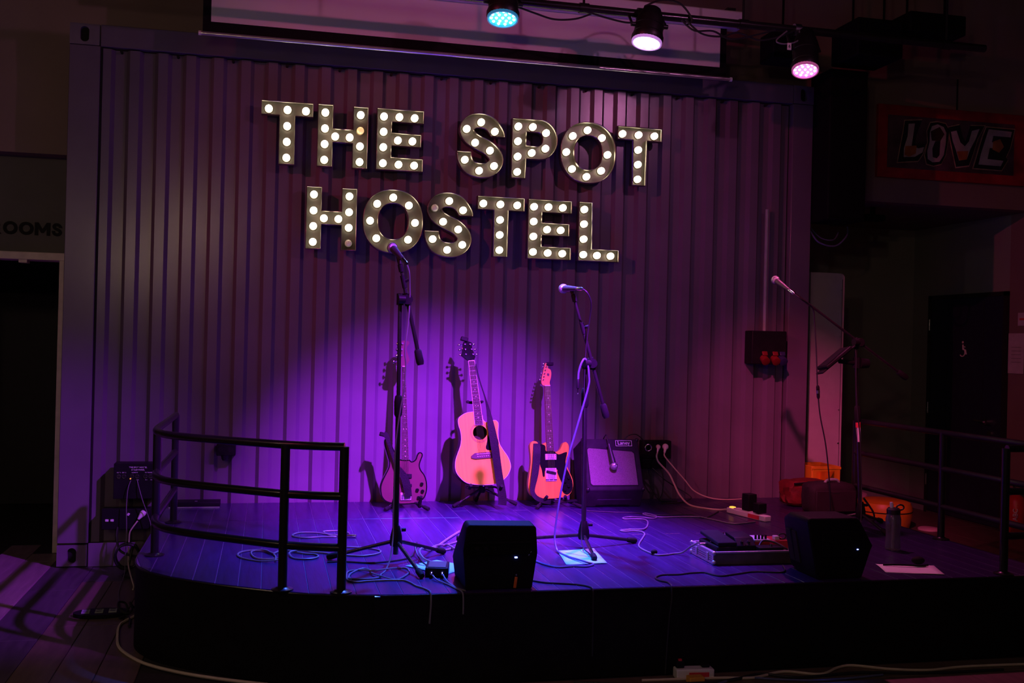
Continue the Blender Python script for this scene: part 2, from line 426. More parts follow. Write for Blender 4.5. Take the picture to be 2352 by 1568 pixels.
# corrugated sheet: recessed flats, narrow slopes, raised flats
pt, x0 = .16771, 1.37713
prof = []
k0 = int(math.floor((-1.043 - x0) / pt)) - 1
for k in range(k0, k0 + 32):
    c = x0 + k*pt
    prof += [(c - .011, .020), (c + .011, .052), (c + .0775, .052), (c + .0995, .020)]
prof = [p for p in prof if -1.030 < p[0] < 3.622]
prof = [(-1.030, prof[0][1])] + prof + [(3.622, prof[-1][1])]
mb = MB(); n = len(prof)
mb.add([(p[0], p[1], .150) for p in prof] + [(p[0], p[1], 3.198) for p in prof], [(i, i+1, n+i+1, n+i) for i in range(n-1)])
o = mb.build('corrugated_sheet', 'container_paint', ct)
o.data.set_sharp_from_angle(angle=math.radians(15))
MB().box((-1.043, .06, .147), (3.632, .07, 3.205)).build('sheet_backing', 'hole_black', ct)
MB().box((-1.0425, .012, .15), (-1.031, .06, 3.2)).build('sheet_gap', 'hole_black', ct)
for x in [-1.043 + .12 + .335*k for k in range(14)]:
    MB().cyl((x, .018, 3.186), (x, .055, 3.186), .009, n=8).build('lashing_bolt', 'hole_black', ct)
def casting(x, z, w):
    e = bpy.data.objects.new('corner_casting', None); COL.objects.link(e); e.parent = ct; e.location = (x, 0, z)
    sl = [(.026*math.cos(a) , .021*(1 if math.sin(a) >= 0 else -1) + .026*math.sin(a)) for a in [2*math.pi*k/20 for k in range(20)]]
    MB().prism([[(-w/2, -.064), (w/2, -.064), (w/2, .064), (-w/2, .064)], sl], -.004, .03).build('casting_face', 'casting_paint', e)
    MB().prism([sl], .024, .034).build('casting_hole', 'hole_black', e)
casting(-1.135, 3.272, .172); casting(-1.135, .072, .172); casting(3.711, 3.272, .155); casting(3.711, .072, .155)

# ---- stage platform
FRONT = [(-.58, -1.50), (-.572, -1.72), (-.54, -1.86), (-.47, -1.985), (-.369, -2.093), (-.18, -2.241), (0, -2.355), (.176, -2.452), (.35, -2.503), (.53, -2.526), (.7, -2.53), (3.40, -2.53), (3.58, -2.51), (3.70, -2.44), (3.77, -2.32), (3.79, -2.15)]
def yfront(x):
    if x <= FRONT[0][0]: return FRONT[0][1]
    for a, b in zip(FRONT, FRONT[1:]):
        if a[0] <= x <= b[0]: return a[1] + (b[1]-a[1]) * (x-a[0]) / max(1e-6, b[0]-a[0])
    return FRONT[-1][1]
stg = struct('floor_stage', 'low black wooden stage platform with rounded front corner')
fr_s = [(v.x, v.y) for v in spline([(p[0], p[1], 0) for p in FRONT], 4)]
loop = [(-.58, -.002)] + fr_s + [(3.79, -.002)]
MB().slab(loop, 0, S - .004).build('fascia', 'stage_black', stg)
MB().slab([(p[0]*.9985+.002, p[1]*.997) for p in loop], S - .006, S - .0017).build('joint_layer', 'seam_edge_light', stg)
def stage_plank(x0, x1, ya, yb):
    xs = [x0 + (x1-x0)*t for t in (0, .5, 1)]
    bot = [(x, max(ya, yfront(x) + .001)) if ya > -9 else (x, yfront(x) + .001) for x in xs]
    lp = bot + [(x1, yb), (x0, yb)]
    cx = sum(p[0] for p in lp)/5; cy = sum(p[1] for p in lp)/5
    c = .0018
    inn = [(p[0] + (c if p[0] < cx else -c)*(0 if abs(p[0]-cx) < .01 else 1), p[1] + (c if p[1] < cy else -c)) for p in lp]
    n = 5; mb = MB()
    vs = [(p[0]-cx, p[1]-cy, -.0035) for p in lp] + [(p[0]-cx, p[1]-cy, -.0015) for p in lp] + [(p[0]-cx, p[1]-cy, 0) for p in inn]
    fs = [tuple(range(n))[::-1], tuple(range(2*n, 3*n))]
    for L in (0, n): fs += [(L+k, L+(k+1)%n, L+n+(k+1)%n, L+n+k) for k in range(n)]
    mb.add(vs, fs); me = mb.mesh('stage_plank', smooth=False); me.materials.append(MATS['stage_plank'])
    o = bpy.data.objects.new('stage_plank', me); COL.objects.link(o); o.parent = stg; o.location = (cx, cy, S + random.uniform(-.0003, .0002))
x = -.575; i = 0; pw = .0961
while x < 3.785:
    x1 = min(x + pw - .0022, 3.786)
    if x1 - x > .03:
        seam = -.664 if x < 1.15 else (-1.30 if i % 2 else -.42)
        stage_plank(x, x1, -10, seam - .0014); stage_plank(x, x1, seam + .0014, -.004)
    x += pw; i += 1
MB().tube([(p[0], p[1] - .001, S - .006) for p in fr_s], .004, 6).build('edge_trim', 'rail_black', stg)

# ================================================================ RAILINGS
def railing(name, label, posts, path, heights, ends=(), r=.0175):
    t = thing(name, label, 'railing', (posts[0][0], posts[0][1], S))
    base = Vector((posts[0][0], posts[0][1], S))
    for (x, y) in posts:
        o = MB().cyl((x, y, S), (x, y, heights[0]), r*1.12, n=14).build('post', 'rail_black', t); o.data.transform(Matrix.Translation(-base))
        f = MB().lathe((x, y, S), (0,0,1), [(0, .046), (.005, .046), (.009, .03), (.014, .024)], 18).build('base_flange', 'rail_black', o); f.data.transform(Matrix.Translation(-base))
    for z in heights:
        o = MB().tube([(p[0], p[1], z) for p in path], r, 12).build('rail_bar', 'rail_black', t); o.data.transform(Matrix.Translation(-base))
    return t
lp = [(-.489, -.70), (-.492, -1.1), (-.499, -1.56)] + [(v.x, v.y) for v in spline([(-.499, -1.61, 0), (-.49, -1.75, 0), (-.455, -1.88, 0), (-.39, -1.985, 0), (-.30, -2.075, 0), (-.16, -2.19, 0), (0, -2.315, 0), (.086, -2.375, 0), (.2, -2.428, 0), (.324, -2.462, 0)], 4)]
railing('guard_railing', 'black steel tube railing curving round the stage corner beside the bass guitar', [(-.489, -.70), (-.499, -1.61), (.086, -2.385), (.324, -2.462)], lp, (.990, .784, .570))
rp = [(3.752, -.72), (3.755, -1.6), (3.757, -2.2)] + [(v.x, v.y) for v in spline([(3.757, -2.24, 0), (3.745, -2.36, 0), (3.70, -2.45, 0), (3.62, -2.492, 0), (3.478, -2.498, 0)], 4)]
railing('guard_railing', 'black steel tube railing along the stage end in front of the toilet door', [(3.752, -.72), (3.755, -1.62), (3.478, -2.492)], rp, (.990, .784, .570))

# ================================================================ MARQUEE LETTERS
HL = .395
def arc(cx, cz, rx, rz, a0, a1, n): return [(cx + rx*math.cos(math.radians(a0 + (a1-a0)*k/n)), cz + rz*math.sin(math.radians(a0 + (a1-a0)*k/n))) for k in range(n+1)]
def superell(cx, cz, rx, rz, e=2.25, n=44):
    out = []
    for k in range(n):
        a = 2*math.pi*k/n; c, s_ = math.cos(a), math.sin(a)
        out.append((cx + rx*math.copysign(abs(c)**(2/e), c), cz + rz*math.copysign(abs(s_)**(2/e), s_)))
    return out
def s_outline():
    cl = [(460,342),(448,305),(395,238),(320,212),(235,228),(192,290),(218,355),(285,400),(385,448),(446,520),(438,585),(385,630),(310,640),(230,620),(185,560),(171,484)]
    c = spline([((x-112)/415*.325, (688-y)/533*.408, 0) for x, y in cl], 4)
    L, R = [], []
    for i, p in enumerate(c):
        d = (c[min(i+1, len(c)-1)] - c[max(i-1, 0)]).normalized(); nn = Vector((-d.y, d.x, 0)); w = .047
        if i == 0: nn = Vector((1, 0, 0)) * (1 if nn.x > 0 else -1)
        if i == len(c)-1: nn = Vector((1, 0, 0)) * (1 if nn.x > 0 else -1)
        L.append(((p + nn*w).x, (p + nn*w).y)); R.append(((p - nn*w).x, (p - nn*w).y))
    return L + R[::-1]
def P_(x, z, w=.317): return (x, z)
SHAPES = {
    'T': ([[(0,.308),(.112,.308),(.112,0),(.208,0),(.208,.308),(.319,.308),(.319,HL),(0,HL)]], [(.044,.350),(.160,.350),(.275,.350),(.160,.247),(.160,.147),(.160,.046)]),
    'H': ([[(0,0),(.094,0),(.094,.158),(.223,.158),(.223,0),(.317,0),(.317,HL),(.223,HL),(.223,.243),(.094,.243),(.094,HL),(0,HL)]], [(.046,.349),(.046,.247),(.046,.147),(.046,.046),(.271,.349),(.271,.247),(.271,.147),(.271,.046),(.112,.2),(.204,.2)]),
    'E': ([[(0,0),(.302,0),(.302,.082),(.095,.082),(.095,.158),(.288,.158),(.288,.240),(.095,.240),(.095,.312),(.302,.312),(.302,HL),(0,HL)]], [(.046,.349),(.146,.352),(.246,.352),(.046,.25),(.046,.15),(.046,.046),(.148,.043),(.25,.043),(.14,.2),(.235,.2)]),
    'L': ([[(0,0),(.290,0),(.290,.080),(.095,.080),(.095,HL),(0,HL)]], [(.046,.349),(.046,.25),(.046,.148),(.046,.043),(.143,.041),(.24,.041)]),
    'P': ([[(0,0),(.097,0),(.097,.132),(.19,.132)] + arc(.19,.264,.121,.132,-82,82,14) + [(.19,HL),(0,HL)], [(.097,.218),(.097,.312),(.176,.312)] + arc(.176,.265,.036,.047,84,-84,10) + [(.176,.218)]], [(.047,.349),(.147,.352),(.240,.318),(.047,.25),(.238,.213),(.144,.178),(.047,.148),(.047,.045)]),
    'O': ([superell(.193,.2025,.193,.2045), superell(.193,.2025,.099,.117)], [(.193 + .146*math.cos(a), .2025 + .158*math.sin(a)) for a in [math.radians(90 + 45*k) for k in range(8)]]),
    'S': ([s_outline()], [((x-112)/415*.325, (688-y)/533*.408) for x, y in ((440,290),(320,217),(197,283),(272,397),(402,457),(440,588),(312,637),(187,550))]),
}
BULB = MB().sphere((0, -.025, 0), .0232, 16, 11, (1, 1.0, 1)).cyl((0, 0, 0), (0, -.012, 0), .013, n=10)
BULB_M = {k: BULB.mesh('bulb_' + k) for k in ('lit', 'dim', 'off')}
for k, me in BULB_M.items(): me.materials.append(MATS['bulb_' + k])
SOCK = MB().lathe((0, 0, 0), (0, -1, 0), [(0, .0275), (.006, .0275), (.008, .026), (.008, .020), (.003, .018)], 18).mesh('socket'); SOCK.materials.append(MATS['marquee_rim'])
PLATES = {}
def letter(ch, x, z, label, special={}):
    t = thing('marquee_letter', label, 'letter', (x, -.030, z), group='illuminated letters on the container wall')
    loops, bulbs = SHAPES[ch]
    if ch not in PLATES:
        PLATES[ch] = (MB().prism(loops, -.004, .002).mesh('back_plate'), MB().prism(loops, -.058, .002, False, False).mesh('rim'))
        PLATES[ch][0].materials.append(MATS['marquee_metal']); PLATES[ch][1].materials.append(MATS['marquee_rim'])
    a = bpy.data.objects.new('back_plate', PLATES[ch][0]); b = bpy.data.objects.new('rim', PLATES[ch][1])
    for o in (a, b): COL.objects.link(o); o.parent = t
    sd = b.modifiers.new('thickness', 'SOLIDIFY'); sd.thickness = .0035; sd.offset = 0
    for (px, pz) in (bulbs[0], bulbs[-1]):
        w = MB().cyl((px, .004, pz), (px, .052, pz), .006, n=8).build('wall_spacer', 'marquee_rim', t)
    for i, (bx, bz) in enumerate(bulbs):
        kind = special.get(i, 'lit')
        o = bpy.data.objects.new('bulb', BULB_M[kind]); COL.objects.link(o); o.parent = t; o.location = (bx, -.004, bz)
        if kind == 'off': o['label'] = 'unlit clear bulb with a faint glow put in'
        if kind == 'dim': o['label'] = 'dim amber bulb'
        so = bpy.data.objects.new('socket', SOCK); COL.objects.link(so); so.parent = o
letter('T', -.070, 2.536, 'lit metal letter T at the start of the upper word, beside an H')
letter('H', .281, 2.538, 'lit metal letter H in the upper row with one dim amber bulb', {5: 'dim'})
letter('E', .656, 2.540, 'lit metal letter E ending the first word of the upper row')
letter('S', 1.182, 2.537, 'lit metal letter S in the upper row with every bulb lit')
letter('P', 1.551, 2.539, 'lit metal letter P between S and O')
letter('O', 1.888, 2.536, 'lit metal letter O in the upper row beside the P')
letter('T', 2.287, 2.539, 'lit metal letter T ending the upper row, beside an O')
letter('H', .222, 2.010, 'lit metal letter H in the lower row with an unlit bottom bulb', {7: 'off'})
letter('O', .582, 2.007, 'lit metal letter O in the lower row behind a microphone')
letter('S', .981, 2.004, 'lit metal letter S in the lower row with one unlit bulb', {2: 'off'})
letter('T', 1.329, 2.011, 'lit metal letter T in the lower row between S and E')
letter('E', 1.674, 2.009, 'lit metal letter E in the lower row beside the L')
letter('L', 2.026, 2.009, 'lit metal letter L ending the lower row')

# bold wall lettering over the doorway, letter by letter
def wall_letter(loops, x0, w, z0=.002, h=.084):
    xs = [p[0] for l in loops for p in l]; zs = [p[1] for l in loops for p in l]; ax, bx, az, bz = min(xs), max(xs), min(zs), max(zs)
    MB().prism([[(x0 + 1.56 + (p[0]-ax)/(bx-ax)*w, z0 + (p[1]-az)/(bz-az)*h) for p in l] for l in loops], -.004, .006).build('letter', 'sign_black', ROOMS_AT)
LET_R = [[(0,0),(.27,0),(.27,.36),(.40,.36),(.66,0),(.98,0),(.68,.40),(.82,.50),(.88,.66),(.85,.84),(.72,.96),(.5,1),(0,1)], [(.27,.57),(.48,.57),(.58,.61),(.61,.68),(.58,.75),(.48,.79),(.27,.79)]]
LET_M = [[(0,0),(.22,0),(.22,.58),(.42,.20),(.58,.20),(.78,.58),(.78,0),(1,0),(1,1),(.78,1),(.5,.48),(.22,1),(0,1)]]
LET_O = [superell(0,0,.5,.5,2.1,36), superell(0,0,.27,.27,2.1,36)]
for lp_, x_, w_ in ((LET_R,-1.775,.083),(LET_O,-1.683,.086),(LET_O,-1.588,.088),(LET_M,-1.492,.093),(SHAPES['S'][0],-1.388,.062)): wall_letter(lp_, x_, w_)

# ================================================================ PROJECTION SCREEN
t = thing('projection_screen', 'roll-down projection screen with black border and white bottom bar', 'projection screen', (1.28, -.28, 3.25))
def loc_build(mb, name, mat, par, bevel=0):
    o = mb.build(name, mat, par, bevel); o.data.transform(Matrix.Translation(-par.location)); return o
loc_build(MB().box((-.377, -.283, 3.336), (2.930, -.279, 3.66)), 'screen_fabric', 'screen_white', t)
loc_build(MB().box((-.425, -.282, 3.27), (2.976, -.278, 3.336)), 'border', 'screen_black', t)
loc_build(MB().box((-.425, -.282, 3.336), (-.377, -.278, 3.66)), 'border', 'screen_black', t)
loc_build(MB().box((2.930, -.282, 3.336), (2.976, -.278, 3.66)), 'border', 'screen_black', t)
loc_build(MB().cyl((-.44, -.28, 3.262), (3.013, -.28, 3.262), .0125, n=20), 'bottom_bar', 'screen_bar', t)
for x in (-.44, 3.013): loc_build(MB().cyl((x-.008, -.28, 3.262), (x+.008, -.28, 3.262), .0145, n=14), 'end_cap', 'screen_case', t)
loc_build(MB().box((-.52, -.34, 3.60), (3.07, -.22, 3.71)), 'housing', 'screen_case', t, .01)
for x in (-.45, 3.0): loc_build(MB().box((x-.03, -.30, 3.71), (x+.03, .298, 3.74)), 'wall_bracket', 'black_metal', t)

# ================================================================ LIGHTING PIPES AND LAMPS
def pipe(name, label, a, b, hang, r=.025):
    t = thing(name, label, 'pipe', a); A = Vector(a)
    MB().cyl((0,0,0), Vector(b) - A, r, n=16).build('tube', 'black_metal', t)
    for k in hang:
        p = (Vector(b) - A) * k; MB().cyl(p, p + Vector((0,0,4.5 - a[2])), .008, n=8).build('hanger_rod', 'black_metal', t)
        MB().cyl(p + Vector((-.03,0,0)), p + Vector((.03,0,0)), r+.006, n=16).build('clamp', 'black_metal', t)
    return t
pipe('lighting_pipe', 'black lighting pipe hanging over the stage in front of the screen', (-1.2, -.78, 3.475), (4.6, -.78, 3.475), (.06, .33, .52, .70, .95))
pipe('lighting_pipe', 'black lighting pipe hanging above the hall in front of the stage', (-3.4, -3.95, 4.22), (4.3, -3.95, 4.22), (.1, .5, .9))
def par_can(key, label, rad, length, knob=True):
    pos, tgt, col, watts, cone, blend, lcol, lstr = PARS[key]
    P = Vector(pos); d = (Vector(tgt) - P).normalized()
    q = d.to_track_quat('-Z', 'Y')
    t = thing('par_lamp', label, 'stage light', P, q.to_euler(), 'stage lamps on the lighting pipes')
    # local frame: -Z is the beam; the can extends to +Z
    body = MB().lathe((0,0,.005), (0,0,1), [(0, rad*1.04), (.012, rad*1.10), (.03, rad*1.10), (.034, rad), (length*.62, rad*.98), (length*.70, rad*.9), (length*.95, rad*.62), (length, rad*.45)], 28).build('can', 'par_black', t)
    for zz in (.05, length*.45): MB().lathe((0,0,zz), (0,0,1), [(0, rad*1.0), (.003, rad*1.03), (.006, rad*1.0)], 28).build('cooling_rib', 'par_black', body)
    ring = MB(); n = 30; prof = [(rad*1.03, -.010), (rad*1.05, .02), (rad*.93, .02), (rad*.93, -.010)]
    for k in range(n):
        a = 2*math.pi*k/n
        for (r_, z_) in prof: ring.v.append(Vector((r_*math.cos(a), r_*math.sin(a), z_)))
    for k in range(n):
        b0, b1 = 4*k, 4*((k+1) % n)
        for j in range(4): ring.f.append((b0+j, b0+(j+1)%4, b1+(j+1)%4, b1+j))
    ring.build('lens_ring', M('ring_'+key, lcol, .3, emit=lcol, estr=lstr*.12), t)
    MB().cyl((0,0,.004), (0,0,.008), rad*.93, n=28).build('lens', M('lens_'+key, lcol, .3, emit=lcol, estr=lstr), t)
    leds = MB()
    for rr, cnt in ((0, 1), (.42, 6), (.76, 11)):
        for k in range(cnt):
            a = 2*math.pi*k/cnt; leds.sphere((rad*rr*math.cos(a), rad*rr*math.sin(a), .003), rad*.11, 8, 5)
    leds.build('led_cluster', M('led_'+key, lcol, .3, emit=tuple(.5+.5*c for c in lcol), estr=lstr*2.2), t)
    # yoke and clamp up to the pipe, built in the lamp's own frame
    inv = (Matrix.Translation(P) @ q.to_matrix().to_4x4()).inverted()
    py, pz = (-.78, 3.475) if P.y > -2 else (-3.95, 4.22)
    def lw(p): return inv @ Vector(p)
    side = Vector((1, 0, 0)); mid = P + (q @ Vector((0,0,1)))*(length*.5)
    top = Vector((P.x, py, pz))
    yk = MB()
    for s_ in (-1, 1): yk.tube([lw(mid + side*s_*(rad*1.02)), lw(mid + side*s_*(rad*1.25)), lw((mid + top)/2 + side*s_*(rad*1.2) + Vector((0,0,.02)))], .008, 6)
    yk.tube([lw((mid + top)/2 - side*(rad*1.2) + Vector((0,0,.02))), lw(top + Vector((0, 0, -.02))), lw((mid + top)/2 + side*(rad*1.2) + Vector((0,0,.02)))], .008, 6)
    yk.build('yoke', 'par_black', t)
    cl = MB(); cl.cyl(lw(top + Vector((-.022,0,0))), lw(top + Vector((.022,0,0))), .036, n=14); cl.build('clamp', 'grey_metal' if key == 'pink' else 'par_black', t)
    if knob:
        MB().cyl(lw(mid + side*rad), lw(mid + side*(rad*1.32)), .014, n=10).build('tilt_knob', 'par_black', t)
        MB().cyl(lw(mid - side*rad), lw(mid - side*(rad*1.32)), .014, n=10).build('tilt_knob', 'par_black', t)
    ld = bpy.data.lights.new('beam_' + key, 'SPOT'); ld.color = col; ld.energy = watts; ld.spot_size = math.radians(cone); ld.spot_blend = blend; ld.shadow_soft_size = .05
    lo = bpy.data.objects.new('lamp_beam', ld); COL.objects.link(lo); lo.parent = t; lo.location = (0, 0, -.03)
    return t
par_can('cyan', 'black stage lamp glowing cyan blue, hung over the acoustic guitar', .088, .20)
par_can('violet', 'black stage lamp with bright violet white lens beside the screen edge', .088, .22)
par_can('pink', 'black stage lamp with pink lens and a tagged cable at its clamp', .080, .29, False)
par_can('front_violet', 'black stage lamp with deep violet lens on the hall pipe', .088, .22)
par_can('front_red', 'black stage lamp with red lens on the hall pipe', .088, .22)
par_can('front_rose', 'black stage lamp with rose lens on the hall pipe', .088, .22)
par_can('front_purple', 'black stage lamp with purple lens on the hall pipe', .088, .22)
par_can('front_wash', 'black stage lamp with wide pale magenta lens on the hall pipe', .088, .22)
par_can('guitar_fill', 'added stage lamp with orange lens filling the guitars from the hall pipe', .088, .22)
for pts, lab in (([(1.36,-.82,3.44),(1.5,-.83,3.40),(1.62,-.83,3.375),(1.75,-.83,3.39),(1.85,-.83,3.43)], 'thin black cable sagging below the pipe beside the cyan lamp'),
                 ([(1.80,-.84,3.44),(1.95,-.84,3.41),(2.08,-.84,3.395),(2.16,-.84,3.42),(2.2,-.80,3.52)], 'black cable looping from the pipe to the violet lamp'),
                 ([(2.45,-.84,3.45),(2.55,-.85,3.37),(2.68,-.86,3.36),(2.8,-.84,3.40),(2.95,-.83,3.37),(3.1,-.83,3.41),(3.2,-.82,3.46)], 'tangled black cable bunched on the pipe before the pink lamp'),
                 ([(2.42,-.85,3.44),(2.50,-.86,3.38),(2.62,-.87,3.385),(2.74,-.86,3.35),(2.9,-.85,3.39),(3.05,-.84,3.44)], 'second tangled black cable lying along the bunch on the pipe'),
                 ([(2.2,-.80,3.52),(2.3,-.82,3.56),(2.42,-.82,3.55),(2.5,-.82,3.46),(2.46,-.82,3.42)], 'black cable arching above the pipe right of the violet lamp')):
    cable('pipe_cable', 'black_cable', pts, .006, lab, 'cables on the lighting pipe')
cable('pipe_cable', 'grey_cable', [(3.13,-.84,3.44),(3.05,-.86,3.37),(3.08,-.88,3.345),(3.16,-.88,3.36),(3.22,-.86,3.40),(3.27,-.83,3.46)], .005, 'pale cable loop tied at the pink lamp clamp', 'cables on the lighting pipe')
tg = thing('cable_tag', 'small white numbered tag hanging at the pink lamp', 'tag', (3.115, -.905, 3.325))
MB().box((-.014, -.002, -.022), (.014, .002, .022)).build('tag_plate', 'white_plastic', tg, .002)
text_obj('6', .03, 'sign_black', 'tag_number', tg, (0, -.003, -.010))

M('globe_warm', (1, .9, .75), .4, emit=(1.0, .66, .48), estr=120)
for (x, y, z, lab) in ((-1.0, -8.1, 2.95, 'warm glass globe pendant lamp hanging in the hall left of the aisle'), (-1.75, -8.1, 2.50, 'warm glass globe pendant lamp hanging lower than its neighbour'), (-2.4, -3.3, 2.45, 'warm fill globe added out of view to brighten the doorway frame')):  # the globe by the doorway is added, only to brighten the door frame
    t = thing('pendant_lamp', lab, 'pendant lamp', (x, y, z), group='hall pendant lamps')
    MB().sphere((0, 0, 0), .08 if y < -5 else .055, 24, 14).build('globe', 'globe_warm', t)
    MB().lathe((0, 0, .07), (0, 0, 1), [(0, .04), (.02, .04), (.06, .015)], 18).build('lamp_holder', 'black_metal', t)
    MB().cyl((0, 0, .12), (0, 0, 4.5 - z), .004, n=6).build('cord', 'black_rubber', t)

# ---- hung loudspeakers and dark ceiling gear on the right
t = thing('line_speaker', 'tall black column loudspeaker beside the right end of the container', 'loudspeaker', (3.93, -.10, 2.36))
MB().box((-.135, -.12, 0), (.16, .16, 1.06)).build('cabinet', 'speaker_black', t, .012)
MB().box((-.12, -.126, .02), (.145, -.119, 1.04)).build('grille', 'speaker_black', t)
MB().box((-.05, .16, .5), (.05, .398, .6)).build('wall_bracket', 'speaker_black', t)
t = thing('hung_speaker', 'black box loudspeaker hung above the column loudspeaker', 'loudspeaker', (4.03, -.30, 3.46))
MB().box((-.17, -.15, 0), (.18, .2, .26)).build('cabinet', 'speaker_black', t, .012)
MB().box((-.15, -.156, .02), (.16, -.149, .24)).build('grille', 'speaker_black', t)
for x in (-.12, .12): MB().cyl((x, 0, .26), (x, 0, 1.04), .008).build('hanging_rod', 'speaker_black', t)
t = thing('hung_speaker', 'small black loudspeaker hung behind the pink lamp', 'loudspeaker', (3.38, -.30, 3.40))
MB().box((-.12, -.1, 0), (.12, .1, .19)).build('cabinet', 'speaker_black', t, .01)
MB().box((-.10, -.105, .02), (.10, -.099, .17)).build('grille', 'speaker_black', t)
MB().cyl((0, 0, .19), (0, 0, 1.10), .008).build('hanging_rod', 'speaker_black', t)
t = thing('ceiling_box', 'black equipment box hanging above the painting', 'box', (4.48, -.30, 3.66))
MB().box((-.22, -.15, 0), (.22, .15, .14)).build('cabinet', 'speaker_black', t, .01)
for x in (-.15, .15): MB().cyl((x, 0, .14), (x, 0, .84), .008).build('hanging_rod', 'speaker_black', t)
t = thing('ceiling_sensor', 'small black box fixed under the soffit below the painting', 'sensor', (4.66, .60, 2.48))
MB().box((-.085, -.05, 0), (.085, .05, .05)).build('housing', 'speaker_black', t, .012)
MB().cyl((0, 0, .05), (0, 0, .11), .02).build('mount', 'speaker_black', t)
cable('speaker_cable', 'blue_cable', [(3.80,.02,2.30),(3.86,.0,2.22),(3.98,-.02,2.20),(4.08,0,2.28),(4.12,.06,2.35)], .006, 'blue cable drooping under the column loudspeaker')
cable('speaker_cable', 'blue_cable', [(3.82,.06,2.33),(3.90,.05,2.26),(4.0,.05,2.25),(4.06,.08,2.31)], .005, 'thin blue cable looped under the column loudspeaker')

# ---- graffiti painting
t = thing('graffiti_painting', 'red bordered graffiti canvas reading LOVE on the bulkhead', 'painting', (4.48, .262, 2.775))
MB().box((0, 0, 0), (1.30, .036, .555)).build('canvas', 'canvas_red', t, .004)
MB().box((.08, -.004, .075), (1.19, .002, .475)).build('painted_ground', 'canvas_purple', t)
MB().cyl((.70, .034, .555), (.70, .034, .80), .006, n=6).build('hanging_wire', 'sign_black', t)
def lv(pts): return [((x-120)/2130*1.27, .553 - (y-130-(x-120)*.063)/1100*.555) for x, y in pts]
LOVE = {
 'L': [(490,385),(735,372),(655,600),(640,745),(800,735),(760,880),(690,990),(400,1010),(440,740),(470,560)],
 'O': [(860,410),(960,395),(1080,420),(1130,520),(1120,700),(1090,900),(1030,1030),(920,1060),(820,1030),(790,900),(830,700),(815,540)],
 'V': [(1130,470),(1290,430),(1330,600),(1380,690),(1420,560),(1450,440),(1660,440),(1560,640),(1500,860),(1440,1050),(1250,1075),(1200,850),(1150,620)],
 'E': [(1690,460),(2110,490),(2080,640),(2050,780),(1990,920),(2020,960),(1930,1120),(1510,1090),(1560,900),(1600,740),(1640,600)],
}
FILL = {
 'L': [[(540,430),(630,425),(610,600),(590,760),(690,800),(770,780),(750,860),(640,930),(480,935),(480,800),(530,620)]],
 'O': [[(880,460),(960,430),(1050,470),(1090,560),(1085,720),(1060,900),(1000,1000),(900,1010),(830,960),(820,840),(850,700),(850,560)], [(930,690),(1010,680),(1000,900),(960,950),(900,930),(890,800)]],
 'V': [[(1160,540),(1240,520),(1300,700),(1370,760),(1430,680),(1470,520),(1580,490),(1520,660),(1450,800),(1400,960),(1290,980),(1240,820),(1190,680)]],
 'E': [[(1720,490),(2070,525),(2050,610),(1790,590),(1770,690),(1900,700),(1890,780),(1740,780),(1710,950),(1950,975),(1910,1060),(1580,1035),(1610,880),(1660,700)]],
}
for ch in 'LOVE':
    lp_ = lv(LOVE[ch]); cx = sum(p[0] for p in lp_)/len(lp_); cz = sum(p[1] for p in lp_)/len(lp_)
    a = MB().prism([[(cx + (p[0]-cx)*1.06, cz + (p[1]-cz)*1.05) for p in lp_]], -.0065, -.002).build('letter_edge', 'love_edge', t)
    MB().prism([lp_], -.009, -.004).build('letter_outline', 'love_outline', t)
    MB().prism([lv(l) for l in FILL[ch]], -.0115, -.006).build('letter_fill', 'love_fill', t)
for k, pts in enumerate(([(500,770),(660,760),(650,880),(560,930),(490,900)], [(860,540),(990,470),(1060,580),(1000,690),(880,680)], [(1250,840),(1420,830),(1400,960),(1290,980)], [(1790,680),(1890,640),(1950,760),(1880,850),(1780,800)])):
    MB().prism([lv(pts)], -.0135, -.008).build('paint_dab', 'love_orange' if k != 1 else 'mahogany', t)

